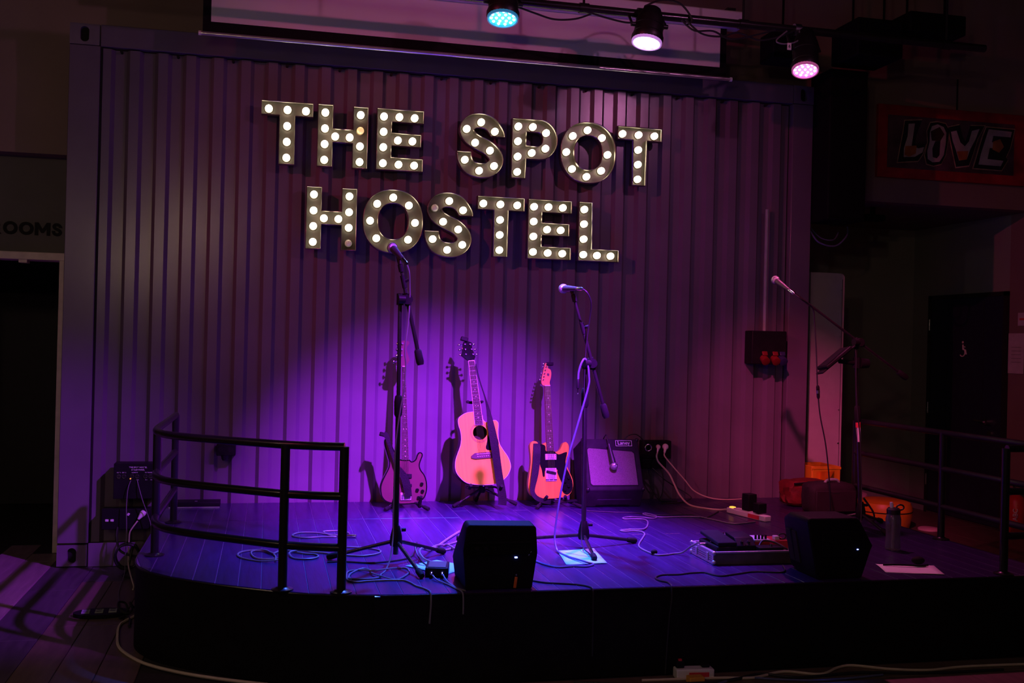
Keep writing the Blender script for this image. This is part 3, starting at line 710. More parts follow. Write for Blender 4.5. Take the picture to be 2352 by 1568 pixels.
# ================================================================ MICROPHONES AND STANDS
def mic_parts(t, head, tail, wired=True):
    h, tl = Vector(head), Vector(tail); d = (tl - h).normalized()
    b = MB().lathe(h + d*.018, d, [(0, .0175), (.006, .0185), (.03, .0175), (.12, .0115), (.135, .0115)], 16).build('handle', 'mic_body', t)
    g = MB().sphere(h, .0255, 16, 11); g.build('grille', 'mic_grille', t)
    MB().lathe(h + d*.001, d, [(0, .0262), (.006, .0262)], 18).build('grille_band', 'grey_metal', t)
    if wired: MB().lathe(h + d*.15, d, [(0, .0095), (.05, .0095), (.065, .006)], 12).build('plug', 'chrome', t)
    return h + d*.21
def microphone(head, tail, label):
    t = thing('microphone', label, 'microphone', (0, 0, 0), group='stage microphones')
    t.location = tail; off = Vector(tail)
    return mic_parts(t, Vector(head) - off, Vector((0, 0, 0))) + off
def mic_stand(base, feet, hub_z, top, arm_a, arm_b, joint, label, lean=0, grip=(.72, .80)):
    t = thing('microphone_stand', label, 'microphone stand', (base[0], base[1], S), group='tripod microphone stands'); B = Vector((base[0], base[1], S))
    L = lambda p: Vector(p) - B
    topv = L(top); bot = Vector((0, 0, .045)); ax = (topv - bot)
    P = lambda k: bot + ax*k
    MB().tube([bot, P(grip[0])], .0125, 12).build('lower_tube', 'black_metal', t)
    MB().tube([P(grip[0]), topv], .0095, 12).build('upper_tube', 'black_metal', t)
    MB().lathe(P(grip[0]) - ax.normalized()*.02, ax, [(0, .014), (.01, .019), (.07, .020), (.095, .016), (.10, .012)], 14).build('height_clutch', 'black_rubber', t)
    hz = hub_z - S
    hub = MB().lathe((0, 0, hz-.055), (0, 0, 1), [(0, .026), (.01, .030), (.045, .028), (.085, .019), (.095, .015)], 16).build('tripod_hub', 'black_plastic', t)
    MB().cyl((.025, 0, hz+.02), (.045, 0, hz+.02), .009, n=10).build('hub_knob', 'black_plastic', hub)
    for f in feet:
        fv = Vector((f[0]-base[0], f[1]-base[1], .014)); dirv = Vector((fv.x, fv.y, 0)).normalized()
        a = dirv*.018 + Vector((0, 0, hz-.035))
        lg = MB().tube([a, fv + (a-fv).normalized()*.03], .009, 10).build('leg', 'black_metal', t)
        e = (a - fv).normalized()
        MB().lathe(fv + e*.05, -e, [(0, .011), (.01, .0145), (.045, .0155), (.058, .012)], 12).build('rubber_foot', 'black_rubber', lg)
    # boom clamp
    A, Bm = L(arm_a), L(arm_b); ad = (Bm - A).normalized()
    k = (topv - A).dot(ad); near = A + ad*k
    c = MB().cyl(topv - Vector((0,0,.02)), topv + Vector((0,0,.035)), .017, n=14)
    c.build('swivel', 'black_plastic', t)
    cl = MB(); cl.cyl(near + Vector((0, -.022, 0)), near + Vector((0, .022, 0)), .024, n=16); cl.tube([near - ad*.03, near + ad*.03], .016, 10)
    clo = cl.build('boom_clamp', 'black_plastic', t)
    MB().cyl(near + Vector((-.012, -.01, 0)), near + Vector((-.045, -.014, 0)), .020, .022, 14).build('clamp_knob', 'black_plastic', clo)
    MB().tube([A, Bm], .0075, 10).build('boom_arm', 'black_metal', t)
    if joint is not None:
        J = L(joint); MB().tube([J - ad*.03, J + ad*.03], .0115, 10).build('arm_clutch', 'black_plastic', t)
        MB().cyl(J, J + Vector((.028, -.01, .012)), .007, n=8).build('clutch_knob', 'black_plastic', t)
        MB().tube([J, Bm], .0095, 10).build('outer_arm', 'black_metal', t)
    MB().lathe(Bm - ad*.055, ad, [(0, .012), (.008, .0175), (.06, .019), (.075, .015)], 14).build('counterweight', 'black_rubber', t)
    return t, A, ad
def clip(stand, at, to):
    t, A, ad = stand; B = Vector(t.location)
    c = MB(); c.tube([Vector(at) - B - ad*.0, A], .010, 10); c.tube([A, A + ad*.035], .013, 10)
    c.build('mic_clip', 'black_plastic', t)

st1 = mic_stand((.6145, -1.927), [(.311, -1.801), (.692, -2.247), (.876, -1.728)], .525, (.606, -1.927, 1.625), (.600, -1.945, 1.795), (.704, -1.945, 1.345), (.618, -1.945, 1.715), 'steep boom microphone stand in front of the bass guitar', grip=(.56, .6))
microphone((.570, -1.86, 1.880), (.614, -2.034, 1.800), 'microphone on the stand before the bass guitar, tilted up')
clip(st1, (.587, -1.928, 1.848), None)
st2 = mic_stand((1.626, -1.647), [(1.582, -1.974), (1.942, -1.552), (1.375, -1.433)], .485, (1.612, -1.647, 1.335), (1.532, -1.668, 1.695), (1.722, -1.668, 1.082), (1.588, -1.668, 1.525), 'boom microphone stand with a cable slung over it before the combo amplifier', grip=(.78, .8))
microphone((1.506, -1.57, 1.731), (1.546, -1.764, 1.723), 'microphone lying level on the stand before the combo amplifier')
clip(st2, (1.523, -1.652, 1.727), None)
st3 = mic_stand((3.49, -1.22), [(3.49, -1.50), (3.72, -1.08), (3.25, -1.08)], .50, (3.432, -1.22, 1.475), (2.985, -1.235, 1.792), (3.755, -1.235, 1.296), None, 'long angled boom microphone stand with a clamped tablet near the right railing', grip=(.58, .6))
microphone((2.928, -1.16, 1.852), (2.948, -1.340, 1.768), 'microphone at the end of the long boom near the wall socket box')
clip(st3, (2.938, -1.245, 1.812), None)
t3 = st3[0]; B3 = Vector(t3.location)
lb = MB().cyl(Vector((3.466, -1.22, .90)) - B3, Vector((3.456, -1.22, 1.07)) - B3, .0140, n=14).build('label_sticker', 'white_plastic', t3); lb['label'] = 'white and red sticker on the pole'
MB().cyl(Vector((3.4605, -1.22, .985)) - B3, Vector((3.457, -1.22, 1.055)) - B3, .0146, n=14).build('label_print', 'red_label', t3)
t = thing('tablet_holder', 'black tablet clamped on the long boom stand', 'tablet holder', (3.44, -1.22, 1.37))
MB().tube([(-.01, 0, 0), (-.12, -.01, .01)], .014, 10).build('holder_arm', 'black_plastic', t)
MB().cyl((.0, 0, -.03), (0, 0, .035), .024, n=14).build('pole_clamp', 'black_plastic', t)
MB().cyl((.02, 0, 0), (.075, 0, 0), .032, .028, 14).build('clamp_knob', 'black_plastic', t)
R_ = Matrix.Rotation(math.radians(-38), 3, 'Y') @ Matrix.Rotation(math.radians(-8), 3, 'X')
MB().box((-.25, -.075, .015), (-.05, .065, .037), R_).build('tablet', 'black_plastic', t, .006)
MB().box((-.242, -.067, .037), (-.058, .057, .039), R_, (-.15, -.005, .026)).build('tablet_screen', 'speaker_black', t)
MB().box((-.285, -.05, .008), (-.015, .04, .018), R_, (-.15, -.005, .026)).build('cradle', 'black_plastic', t, .003)

# ================================================================ GUITARS
def tilted(name, label, O, tilt, phi):
    t = thing(name, label, 'guitar', O)
    t.rotation_euler = (Matrix.Rotation(-tilt, 3, 'X') @ Matrix.Rotation(phi, 3, 'Y')).to_euler()
    return t
def stuff(o): o['kind'] = 'stuff'; return o
def scaled(loop, k):
    cx = sum(p[0] for p in loop)/len(loop); cz = sum(p[1] for p in loop)/len(loop)
    return [(cx + (p[0]-cx)*k, cz + (p[1]-cz)*k) for p in loop]
def inset(loop, d):
    n = len(loop); A = sum(loop[i][0]*loop[(i+1)%n][1] - loop[(i+1)%n][0]*loop[i][1] for i in range(n)); sgn = 1 if A > 0 else -1; out = []
    for i in range(n):
        a, c = Vector(loop[i-1]), Vector(loop[(i+1)%n]); tv = c - a
        if tv.length < 1e-9: out.append(loop[i]); continue
        tv.normalize(); out.append((loop[i][0] - tv.y*d*sgn, loop[i][1] + tv.x*d*sgn))
    return out
def neck_set(t, nk, scale_end, nfret, board_mat, neck_mat, y=-.006, dots=(3,5,7,9,12,15,17,19), strings=6, bridge_z=.1, bind=False, thick=.02):
    (xa, za), (xb, zb), (xc, zc), (xd, zd) = nk
    MB().prism([[(xa, za), (xb, zb), (xc, zc), (xd, zd)]], y, y+.007).build('fretboard', board_mat, t)
    if bind:
        MB().prism([[(xa-.0022, za+.003), (xb+.0022, zb+.003), (xc+.0022, zc-.002), (xd-.0022, zd-.002)]], y+.0012, y+.0068).build('board_binding', 'binding', t)
    nkb = MB().prism([[(xa+.001, za), (xb-.001, zb), (xc-.002, zc), (xd+.002, zd)]], y+.007, y+.007+thick).build('neck', neck_mat, t, .004)
    nut = max(za, zb); sl = nut - bridge_z
    fr = MB(); ds = MB()
    def at(z): k = (nut - z)/(nut - min(zc, zd)); return xa + (xd-xa)*k, xb + (xc-xb)*k
    prev = nut
    for i in range(1, nfret+1):
        z = nut - sl*(1 - 2**(-i/12))
        if z < min(zc, zd): break
        l, r = at(z); fr.box((l+.001, y-.0018, z-.0011), (r-.001, y+.001, z+.0011))
        if i in dots:
            zz = (z + prev)/2; l, r = at(zz); c = (l+r)/2
            for dx in ((-.009, .009) if i == 12 else (0,)): ds.cyl((c+dx, y+.001, zz), (c+dx, y-.0012, zz), .0032, n=10)
        prev = z
    stuff(fr.build('frets', 'fret', t)); stuff(ds.build('inlay_dots', 'ivory', t))
    MB().box((xa, y-.003, nut-.002), (xb, y+.006, nut+.003)).build('nut', 'ivory', t)
    sg = MB(); l, r = at(nut); l2, r2 = at(max(zc, zd)); w2 = (r2-l2)*1.02; c2 = (l2+r2)/2 + ((l2+r2)/2 - (l+r)/2)*(max(zc,zd)-bridge_z)/(nut-max(zc,zd))
    for k in range(strings):
        f = (k + .5)/strings; sg.tube([(l + (r-l)*f, y-.004, nut), (c2 - w2/2 + w2*f, y-.007, bridge_z)], .0009, 5)
    stuff(sg.build('strings', 'string', t))

# --- acoustic guitar
t = tilted('acoustic_guitar', 'pale topped cutaway acoustic guitar on a stand with a black strap', (1.347, -.354, .538), .157, -.082)
body = sp2([(-.0155,.4674),(-.0616,.4633),(-.1012,.4438),(-.1183,.4212),(-.1176,.3855),(-.1095,.3477),(-.108,.303),(-.1171,.2593),(-.1358,.2165),(-.1545,.1738),(-.162,.1302),(-.1577,.0932),(-.1347,.0545),(-.0999,.0221),(-.0486,.0058),(.0111,-.0025),(.0718,-.0042),(.1264,.0095),(.1716,.0425),(.1963,.0849),(.1982,.122),(.1833,.1679),(.16,.2072),(.1406,.246),(.1348,.2839),(.1366,.3286),(.1423,.3657),(.1398,.3884),(.1241,.4024),(.101,.4018),(.0813,.3958),(.0583,.396),(.0447,.4143),(.0417,.4408),(.02,.466)], 3)
hole = superell(.0168, .3300, .046, .046, 2, 28)
MB().prism([body], .004, .10, cap0=False).build('sides_and_back', 'mahogany', t)
MB().prism([body], .001, .0055, cap0=False, cap1=False).prism([body, inset(body, .0026)], .0008, .004).build('binding', 'binding', t)
MB().prism([inset(body, .0024), hole], 0, .004).build('top', 'spruce', t)
MB().prism([superell(.0168,.33,.063,.063,2,32), superell(.0168,.33,.0605,.0605,2,32)], -.0006, .002).build('rosette', 'rosewood', t)
MB().prism([superell(.0168,.33,.0565,.0565,2,32), superell(.0168,.33,.0545,.0545,2,32)], -.0006, .002).build('rosette', 'rosewood', t)
MB().prism([sp2([(.055,.262),(.0463,.2317),(.0574,.2155),(.099,.2106),(.1248,.2249),(.1321,.2542),(.1256,.2921),(.1092,.3233),(.0891,.3325),(.066,.300)], 3)], -.0012, .001).build('pick_guard', 'black_gloss', t)
br = MB().prism([[(-.055,.186),(-.03,.203),(.09,.203),(.112,.186),(.112,.172),(.085,.164),(-.03,.164),(-.055,.172)]], -.008, .001).build('bridge', 'rosewood', t, .002)
MB().box((-.018, -.011, .193), (.075, -.006, .196)).build('saddle', 'ivory', br)
pn = MB()
for k in range(6): pn.sphere((-.012 + k*.0135, -.009, .179), .0034, 8, 6)
stuff(pn.build('bridge_pins', 'ivory', br))
neck_set(t, [(-.0175,.7933),(.0191,.7915),(.04,.3787),(-.0117,.3805)], None, 20, 'rosewood', 'mahogany', y=-.007, dots=(5,7,9,12,15,17), strings=6, bridge_z=.195, bind=True, thick=.022)
MB().prism([[(-.0205,.796),(-.0602,.8309),(-.0534,.8662),(-.0412,.9187),(-.0138,.9248),(.0145,.9132),(.0141,.8736),(.0308,.8193),(.0193,.796)]], 0, .016).build('headstock', 'black_gloss', t, .002)
for i, (x, z) in enumerate([(-.0326,.903),(-.0323,.8702),(-.0313,.8382),(.0011,.901),(.0082,.8678),(.0153,.8354)]):
    p = MB().cyl((x, .002, z), (x, -.010, z), .0045, n=10).build('tuning_post', 'chrome', t)
    s_ = -1 if i < 3 else 1; xe = x - .035 if i < 3 else x + .026
    MB().cyl((x, .011, z), (xe, .011, z), .003, n=6).sphere((xe, .011, z), .008, 10, 7, (1.1, .6, 1)).build('tuning_peg', 'chrome', p)
MB().box((-.055, -.012, .925), (-.01, .02, .950), Matrix.Rotation(.35, 3, 'Y')).build('clip_tuner', 'black_plastic', t, .003)
sp = [(.0227,.7703,.006),(.0397,.6593,.008),(.0647,.5519,.009),(.0779,.4681,.023),(.085,.3775,.043),(.092,.3022,.0505),(.0991,.2121,.052),(.1031,.13,.05),(.1079,.0407,.0505),(.1148,-.0338,.052),(.1178,-.1004,.053),(.112,-.1385,.052)]
pp = spline([(x, -.022 - .012*min(1, max(0, (.5-z)*4)), z) for x, z, w in sp], 3); ww = [v.x for v in spline([(w, 0, 0) for x, z, w in sp], 3)]
so = MB().ribbon(pp, ww, (1, 0, 0), .003).build('strap', 'strap_black', t); so['label'] = 'long black leather strap hanging down the front'
for k in range(4):
    z = .02 - k*.033; MB().box((.098 + .0025*k, -.0375, z-.0015), (.121 + .0025*k, -.033, z+.0015)).build('strap_slot', 'hole_black', so)
MB().sphere((.02, .05, -.006), .008, 10, 7).build('strap_button', 'chrome', t)

# --- natural electric guitar
t = tilted('electric_guitar', 'natural wood electric guitar with black pickguard leaning by the amplifier', (1.812, -.297, .437), .157, -.0091)
body = sp2([(-.0195,.3644),(-.0392,.3539),(-.0635,.354),(-.0838,.3716),(-.108,.3717),(-.1237,.3531),(-.1264,.3265),(-.1227,.2798),(-.1239,.2267),(-.1337,.1606),(-.1433,.1013),(-.1396,.0552),(-.1232,.0253),(-.0893,.0096),(-.0069,.0001),(.0764,.0065),(.1325,.024),(.1586,.0767),(.1565,.1234),(.1369,.1703),(.1206,.2106),(.1183,.2508),(.1335,.2908),(.1382,.3311),(.1319,.3547),(.1146,.3662),(.0968,.3549),(.0856,.3315),(.0711,.3115),(.0499,.3016),(.0327,.3118),(.0331,.345),(.0,.352)], 3)
MB().prism([body], 0, .043).build('body', 'ash_wood', t, .004)
gd = sp2([(-.0566,.3513),(-.0242,.3424),(-.0182,.3056),(.0326,.3071),(.0496,.2929),(.0704,.286),(.1113,.2998),(.1231,.2943),(.1109,.2375),(.1167,.1973),(.1365,.157),(.1545,.1034),(.151,.0569),(.1257,.0275),(.0979,.0313),(.0813,.0581),(.0824,.0979),(.0662,.138),(.0532,.1714),(.0502,.1881),(-.0227,.189),(-.0321,.146),(-.0445,.1462),(-.0504,.186),(-.0644,.2327),(-.064,.306)], 3)
MB().prism([gd], -.003, .001).build('pickguard', 'black_gloss', t)
for (x, z) in [(-.055,.335),(-.06,.24),(.045,.285),(.115,.29),(.112,.21),(.148,.10),(.12,.035)]: MB().cyl((x,-.002,z),(x,-.0045,z),.0025,n=8).build('guard_screw', 'chrome', t)
MB().box((-.027, -.011, .2502), (.0484, -.002, .2889)).build('neck_pickup', 'nickel', t, .002)
sc_ = MB()
for r_ in (.262, .278):
    for k in range(6): sc_.cyl((-.02 + k*.0123, -.010, r_), (-.02 + k*.0123, -.0118, r_), .002, n=8)
stuff(sc_.build('pole_screws', 'hole_black', t))
bp = MB().box((-.0259, -.005, .1117), (.0481, .001, .1977)).build('bridge_plate', 'nickel', t, .002)
MB().box((-.022, -.012, .160), (.044, -.004, .177), Matrix.Rotation(.22, 3, 'Y')).build('bridge_pickup', 'black_plastic', bp, .003)
for k in range(3): MB().cyl((-.016 + k*.027 - .01, -.009, .125), (-.016 + k*.027 + .01, -.009, .125), .0045, n=10).build('saddle', 'grey_metal', bp)
for (x, z) in [(.1037,.1108),(.1288,.1338),(.1022,.0577),(.1272,.0805)]: MB().lathe((x,-.002,z),(0,-1,0),[(0,.0105),(.012,.0095),(.014,.007)],16).build('control_knob', 'black_gloss', t)
neck_set(t, [(-.0189,.7359),(.0182,.7345),(.0327,.3085),(-.0161,.3085)], None, 21, 'rosewood', 'maple', y=-.010, strings=6, bridge_z=.125, thick=.022)
MB().prism([sp2([(-.0259,.7386),(-.0393,.7609),(-.0312,.8053),(-.0155,.867),(-.008,.8877),(.0059,.8809),(.0087,.8536),(.024,.8455),(.0305,.8229),(.0268,.7921),(.0167,.7579),(.0183,.7354)], 3)], -.003, .013).build('headstock', 'maple', t)
for (x, z) in [(-.0445,.7766),(-.0405,.7971),(-.0357,.8176),(-.0295,.8409),(-.0227,.8622),(-.0165,.8835)]:
    p = MB().cyl((x+.018,.0,z),(x+.018,-.012,z),.004,n=10).build('tuning_post','chrome',t)
    MB().cyl((x+.014,.006,z),(x,.006,z),.0025,n=6).sphere((x-.002,.006,z),.0065,10,7,(.8,.6,1.1)).build('tuning_peg','chrome',p)
MB().prism([[(.0,.806),(.012,.800),(.016,.812),(.010,.820),(.002,.818)]], -.0042, -.002).build('headstock_decal', 'rosewood', t)
MB().box((-.002,-.012,.872),(.045,.02,.892)).build('clip_tuner','black_plastic',t,.003)
sp = [(-.080,.376,.044),(-.0832,.3128,.0499),(-.0922,.2264,.0485),(-.1066,.147,.0445),(-.1234,.0747,.034),(-.123,.0352,.03),(-.0896,-.0016,.03),(-.0076,-.022,.03),(.0756,-.020,.028),(.1733,-.0139,.026)]
yy = [.01,-.014,-.02,-.028,-.035,-.04,-.045,-.045,-.04,-.03]
pp = spline([(x, yy[i], z) for i,(x,z,w) in enumerate(sp)], 3); ww = [v.x for v in spline([(w,0,0) for x,z,w in sp],3)]
so = MB().ribbon(pp, ww, (1,0,.0), .004).build('strap','strap_black',t); so['label'] = 'wide black strap draped over the left side'

# --- bass guitar
t = tilted('bass_guitar', 'brown bass guitar on a stand behind the steep microphone stand', (.862, -.301, .410), .1396, -.0093)
body = sp2([(-.0163,.2821),(-.0362,.2896),(-.0509,.319),(-.0692,.3558),(-.0913,.3927),(-.1075,.4148),(-.1222,.4075),(-.1237,.3782),(-.1097,.3196),(-.0951,.2683),(-.0988,.2319),(-.1244,.1813),(-.1463,.1308),(-.1499,.0875),(-.139,.0439),(-.1062,.0144),(-.0404,.0015),(.0331,.0001),(.0922,.0105),(.1294,.0389),(.146,.0897),(.1448,.1409),(.1302,.185),(.108,.2147),(.1007,.2441),(.1083,.2734),(.1196,.3027),(.116,.3212),(.0973,.3265),(.0824,.3104),(.0711,.2811),(.0488,.2689),(.0311,.2816)], 3)
MB().prism([body], 0, .038).build('body_edge', 'black_gloss', t, .007)
MB().prism([inset(body, .008)], -.0015, .004).build('body_top', 'bass_body', t)
neck_set(t, [(-.0095,.8713),(.0105,.8715),(.0311,.2772),(-.0163,.2777)], None, 24, 'rosewood', 'maple', y=-.010, dots=(3,5,7,9,12,15,17,19,21), strings=4, bridge_z=.05, thick=.024)
MB().prism([sp2([(-.012,.8713),(-.0388,.8748),(-.0463,.8972),(-.0312,.9499),(-.0274,1.0177),(-.0123,1.0368),(.029,1.0375),(.0349,1.0187),(.0176,.9882),(.0361,.9206),(.0323,.904),(.012,.873)],3)], -.003, .013).build('headstock','bass_body',t)
for (x,z) in [(-.0348,1.0191),(-.0387,.9814),(-.0402,.9423),(-.0597,.903)]:
    p = MB().cyl((x+.026,0,z),(x+.026,-.014,z),.006,n=12).build('tuning_post','chrome',t)
    MB().cyl((x+.02,.006,z),(x,.006,z),.004,n=8).sphere((x-.004,.006,z),.011,12,8,(.7,.5,1.1)).build('tuning_peg','chrome',p)
for (x,z) in [(.1113,.1268),(.0829,.0893),(.1163,.0814),(.0909,.0411)]: MB().lathe((x,-.001,z),(0,-1,0),[(0,.0115),(.013,.0105),(.016,.008)],16).build('control_knob','black_gloss',t)
br = MB().box((-.0241,-.010,.026),(.0443,.001,.0744)).build('bridge','nickel',t,.003)
for k in range(4): MB().box((-.017+k*.0148,-.016,.035),(-.007+k*.0148,-.009,.062)).build('saddle','grey_metal',br)
MB().box((-.0143,-.010,.1628),(.0484,-.001,.1907)).build('pickup','black_plastic',t,.003)
MB().box((-.0143,-.010,.108),(.0484,-.001,.128)).build('pickup','black_plastic',t,.003)
sp = [(-.130,.445,.030),(-.1134,.4295,.030),(-.095,.3707,.022),(-.0693,.2973,.022),(-.051,.2459,.026),(-.029,.2091,.038),(.0004,.1649,.047),(.015,.1064,.049),(.0259,.0481,.040)]
pp = spline([(x,-.030,z) for x,z,w in sp],3); ww=[v.x for v in spline([(w,0,0) for x,z,w in sp],3)]
so = MB().ribbon(pp, ww, (1,0,.3), .004).build('strap','strap_black',t); so['label']='black strap falling across the body'
MB().box((-.155,-.03,.425),(-.100,.012,.450),Matrix.Rotation(.25,3,'Y')).build('strap_pad','strap_black',so,.004)

# --- guitar stands
def guitar_stand(label, hub, legs, arms, upright, yoke=None):
    t = thing('guitar_stand', label, 'guitar stand', (hub[0], hub[1], S), group='tubular guitar stands'); B = Vector((hub[0], hub[1], S)); H = Vector((0,0,hub[2]-S))
    MB().lathe(H - Vector((0,0,.03)), (0,0,1), [(0,.018),(.01,.022),(.05,.02),(.06,.014)], 14).build('hub','black_plastic',t)
    for l in legs:
        e = Vector(l) - Vector((B.x, B.y, 0)); e.z = .012
        lg = MB().tube([H, e + (H-e).normalized()*.03], .0085, 10).build('leg','black_metal',t)
        MB().lathe(e + (H-e).normalized()*.045, e-H, [(0,.0095),(.01,.012),(.045,.0125),(.052,.010)],12).build('rubber_foot','black_rubber',lg)
    for a in arms:
        pts = [Vector(p) - B for p in a]
        MB().tube(spline([H]+pts[:-1],4), .007, 8).build('cradle_arm','black_metal',t)
        MB().tube([pts[-2],pts[-1]], .0105, 10).build('arm_pad','black_rubber',t)
    up = [Vector(p)-B for p in upright]
    MB().tube([H]+up, .009, 10).build('upright','black_metal',t)
    if yoke: MB().tube([Vector(p)-B for p in yoke], .009, 8).build('neck_yoke','black_rubber',t)
    return t
guitar_stand('black tripod stand holding the acoustic guitar', (1.375,-.225,.50), [(1.180,-.30,0),(1.600,-.235,0),(1.37,-.06,0)],
    [[(1.27,-.25,.51),(1.265,-.37,.518),(1.264,-.415,.545)],[(1.45,-.25,.51),(1.46,-.375,.51),(1.462,-.42,.54)]], [(1.372,-.19,.75),(1.33,-.13,1.04)],
    [(1.258,-.275,1.06),(1.262,-.232,1.055),(1.285,-.21,1.05),(1.325,-.21,1.05),(1.347,-.235,1.055),(1.352,-.28,1.06)])
guitar_stand('black low stand under the natural electric guitar', (1.83,-.19,.45), [(1.70,-.40,0),(2.00,-.38,0),(1.83,-.05,0)],
    [[(1.77,-.22,.43),(1.755,-.325,.42),(1.775,-.362,.462)],[(1.90,-.22,.43),(1.915,-.325,.42),(1.895,-.362,.462)]], [(1.83,-.195,.62)])
guitar_stand('black low stand under the bass guitar', (.87,-.20,.44), [(.735,-.40,0),(1.0,-.40,0),(.87,-.05,0)],
    [[(.80,-.22,.42),(.785,-.33,.398),(.79,-.375,.455)],[(.93,-.22,.42),(.955,-.33,.398),(.958,-.375,.47)]], [(.87,-.20,.60)])

# ================================================================ AMPLIFIERS AND MONITORS
def yz_prism(mb, loop, x0, x1):
    n = len(loop); return mb.add([(x0, p[0], p[1]) for p in loop] + [(x1, p[0], p[1]) for p in loop], [tuple(range(n)), tuple(range(n, 2*n))[::-1]] + [(k, n+k, n+(k+1)%n, (k+1)%n) for k in range(n)])
t = thing('combo_amplifier', 'black combo guitar amplifier tilted back with pale woven grille', 'amplifier', (2.225, -.24, S)); AB = Vector((2.225, -.24, S))
x0_, x1_ = 2.032 - 2.225, 2.420 - 2.225
cab = yz_prism(MB(), [(-.400+.24, .505-S), (-.250+.24, .822-S), (-.050+.24, .735-S), (-.17+.24, .392-S), (-.335+.24, .386-S)], x0_, x1_).build('cabinet', 'tolex', t, .006)
fo = Vector((x0_, -.160, .120)); fv = Vector((0, .150, .317)).normalized(); fn = Vector((0, -fv.z, fv.y))
FM = Matrix((( 1, 0, 0, fo.x), (0, -fn.y, fv.y, fo.y), (0, -fn.z, fv.z, fo.z), (0, 0, 0, 1)))   # local x, depth (-y outwards), z up the face
def on_face(mb, name, mat, par=None, bevel=0):
    for i, v in enumerate(mb.v): mb.v[i] = FM @ v
    return mb.build(name, mat, par or t, bevel)
gl = [(.040, .030), (.350, .030), (.350, .248), (.335, .263), (.040, .288), (.026, .275), (.026, .045)]
gl = sp2(inset(gl, .002), 1)
on_face(MB().prism([[(p[0], p[1]) for p in scaled(gl, 1.035)], gl], -.004, .001), 'grille_frame', 'black_plastic')
on_face(MB().prism([gl], -.0025, .001), 'grille_cloth', 'amp_grille')
lg = on_face(MB().prism([[(.225,.296),(.343,.296),(.343,.340),(.225,.340)]], -.005, .001), 'logo_plate', 'black_plastic')
on_face(MB().prism([[(.227,.298),(.341,.298),(.341,.338),(.227,.338)], [(.230,.301),(.338,.301),(.338,.335),(.230,.335)]], -.0065, -.004), 'logo_border', 'logo_white', lg)
tm = text_mb('Laney', .037, .0007); tm.v = [v + Vector((.284, -.0066, .3085)) for v in tm.v]
lo_ = on_face(tm, 'logo_lettering', 'logo_white', lg); sm = lo_.modifiers.new('thick', 'SOLIDIFY'); sm.thickness = .0015
for (x, z) in ((.006, .006), (.382, .006), (.006, .344), (.382, .344)):
    on_face(MB().sphere((x, .004, z), .014, 12, 8), 'corner_protector', 'black_metal')
on_face(MB().cyl((.396, .08, .30), (.404, .08, .30), .010, n=10), 'side_button', 'chrome')
MB().box((-.12, -.150, .055), (.11, -.146, .058), Matrix.Rotation(.5, 3, 'X')).build('panel_line', 'grey_metal', t)
# microphone hung over the amplifier front
t = thing('microphone', 'microphone hanging head down in front of the combo amplifier', 'microphone', (2.225, -.24, S), group='stage microphones')
h0, h1 = FM @ Vector((.188, -.034, .150)), FM @ Vector((.165, -.030, .36))
mic_parts(t, h0, h1, False)
MB().tube(spline([h0 + (h1-h0).normalized()*.14, h1, FM @ Vector((.162, -.012, .372)), FM @ Vector((.17, .06, .362)), FM @ Vector((.24, .14, .37))], 5), .0035, 6).build('lead', 'black_cable', t)

t = thing('floor_monitor', 'black floor monitor with three knobs and a blue light at the stage edge', 'monitor', (.99, -2.36, S))
X_ = lambda loop, y: [(p[0]-.99, y+2.36, p[1]-S) for p in loop]
fl = [(.846,.385),(.832,.552),(.845,.650),(.856,.662),(1.140,.655),(1.150,.645),(1.158,.536),(1.137,.385)]
bl = [(.850,.385),(.838,.47),(.846,.505),(.858,.515),(1.138,.512),(1.146,.50),(1.152,.46),(1.135,.385)]
ml = [(.846,.385),(.832,.552),(.845,.655),(.856,.668),(1.140,.662),(1.150,.652),(1.158,.54),(1.137,.385)]
mb = MB(); vs = X_(fl, -2.49) + X_(ml, -2.40) + X_(bl, -2.20); n = 8
mb.add(vs, [tuple(range(n)), tuple(range(2*n, 3*n))[::-1]] + [(r*n+k, r*n+(k+1)%n, (r+1)*n+(k+1)%n, (r+1)*n+k) for r in (0, 1) for k in range(n)])
mb.build('cabinet', 'monitor_black', t, .005)
MB().box((-.132, -.134, .148), (.139, -.128, .197)).build('control_panel', 'black_gloss', t)
MB().box((-.135, -.138, .197), (.142, -.128, .203)).build('panel_lip', 'black_plastic', t)
for x in (-.101, -.062, -.023): MB().lathe((x, -.133, .174), (0,-1,0), [(0,.009),(.012,.008),(.015,.006)], 14).build('knob', 'black_plastic', t)
MB().box((.066, -.136, .132), (.078, -.129, .138)).build('power_light', 'led_blue', t, .001)
MB().sphere((.0745, -.134, .06), .004, 8, 6).build('cable_tie', 'grey_metal', t)
MB().box((.066, -.137, .004), (.078, -.130, .052), Matrix.Rotation(.12, 3, 'Y')).build('orange_tab', 'orange_tag', t, .002)
MB().tube([(.128, -.13, .142), (.139, -.133, .160)], .0022, 6).build('handle_glint', 'grey_metal', t)

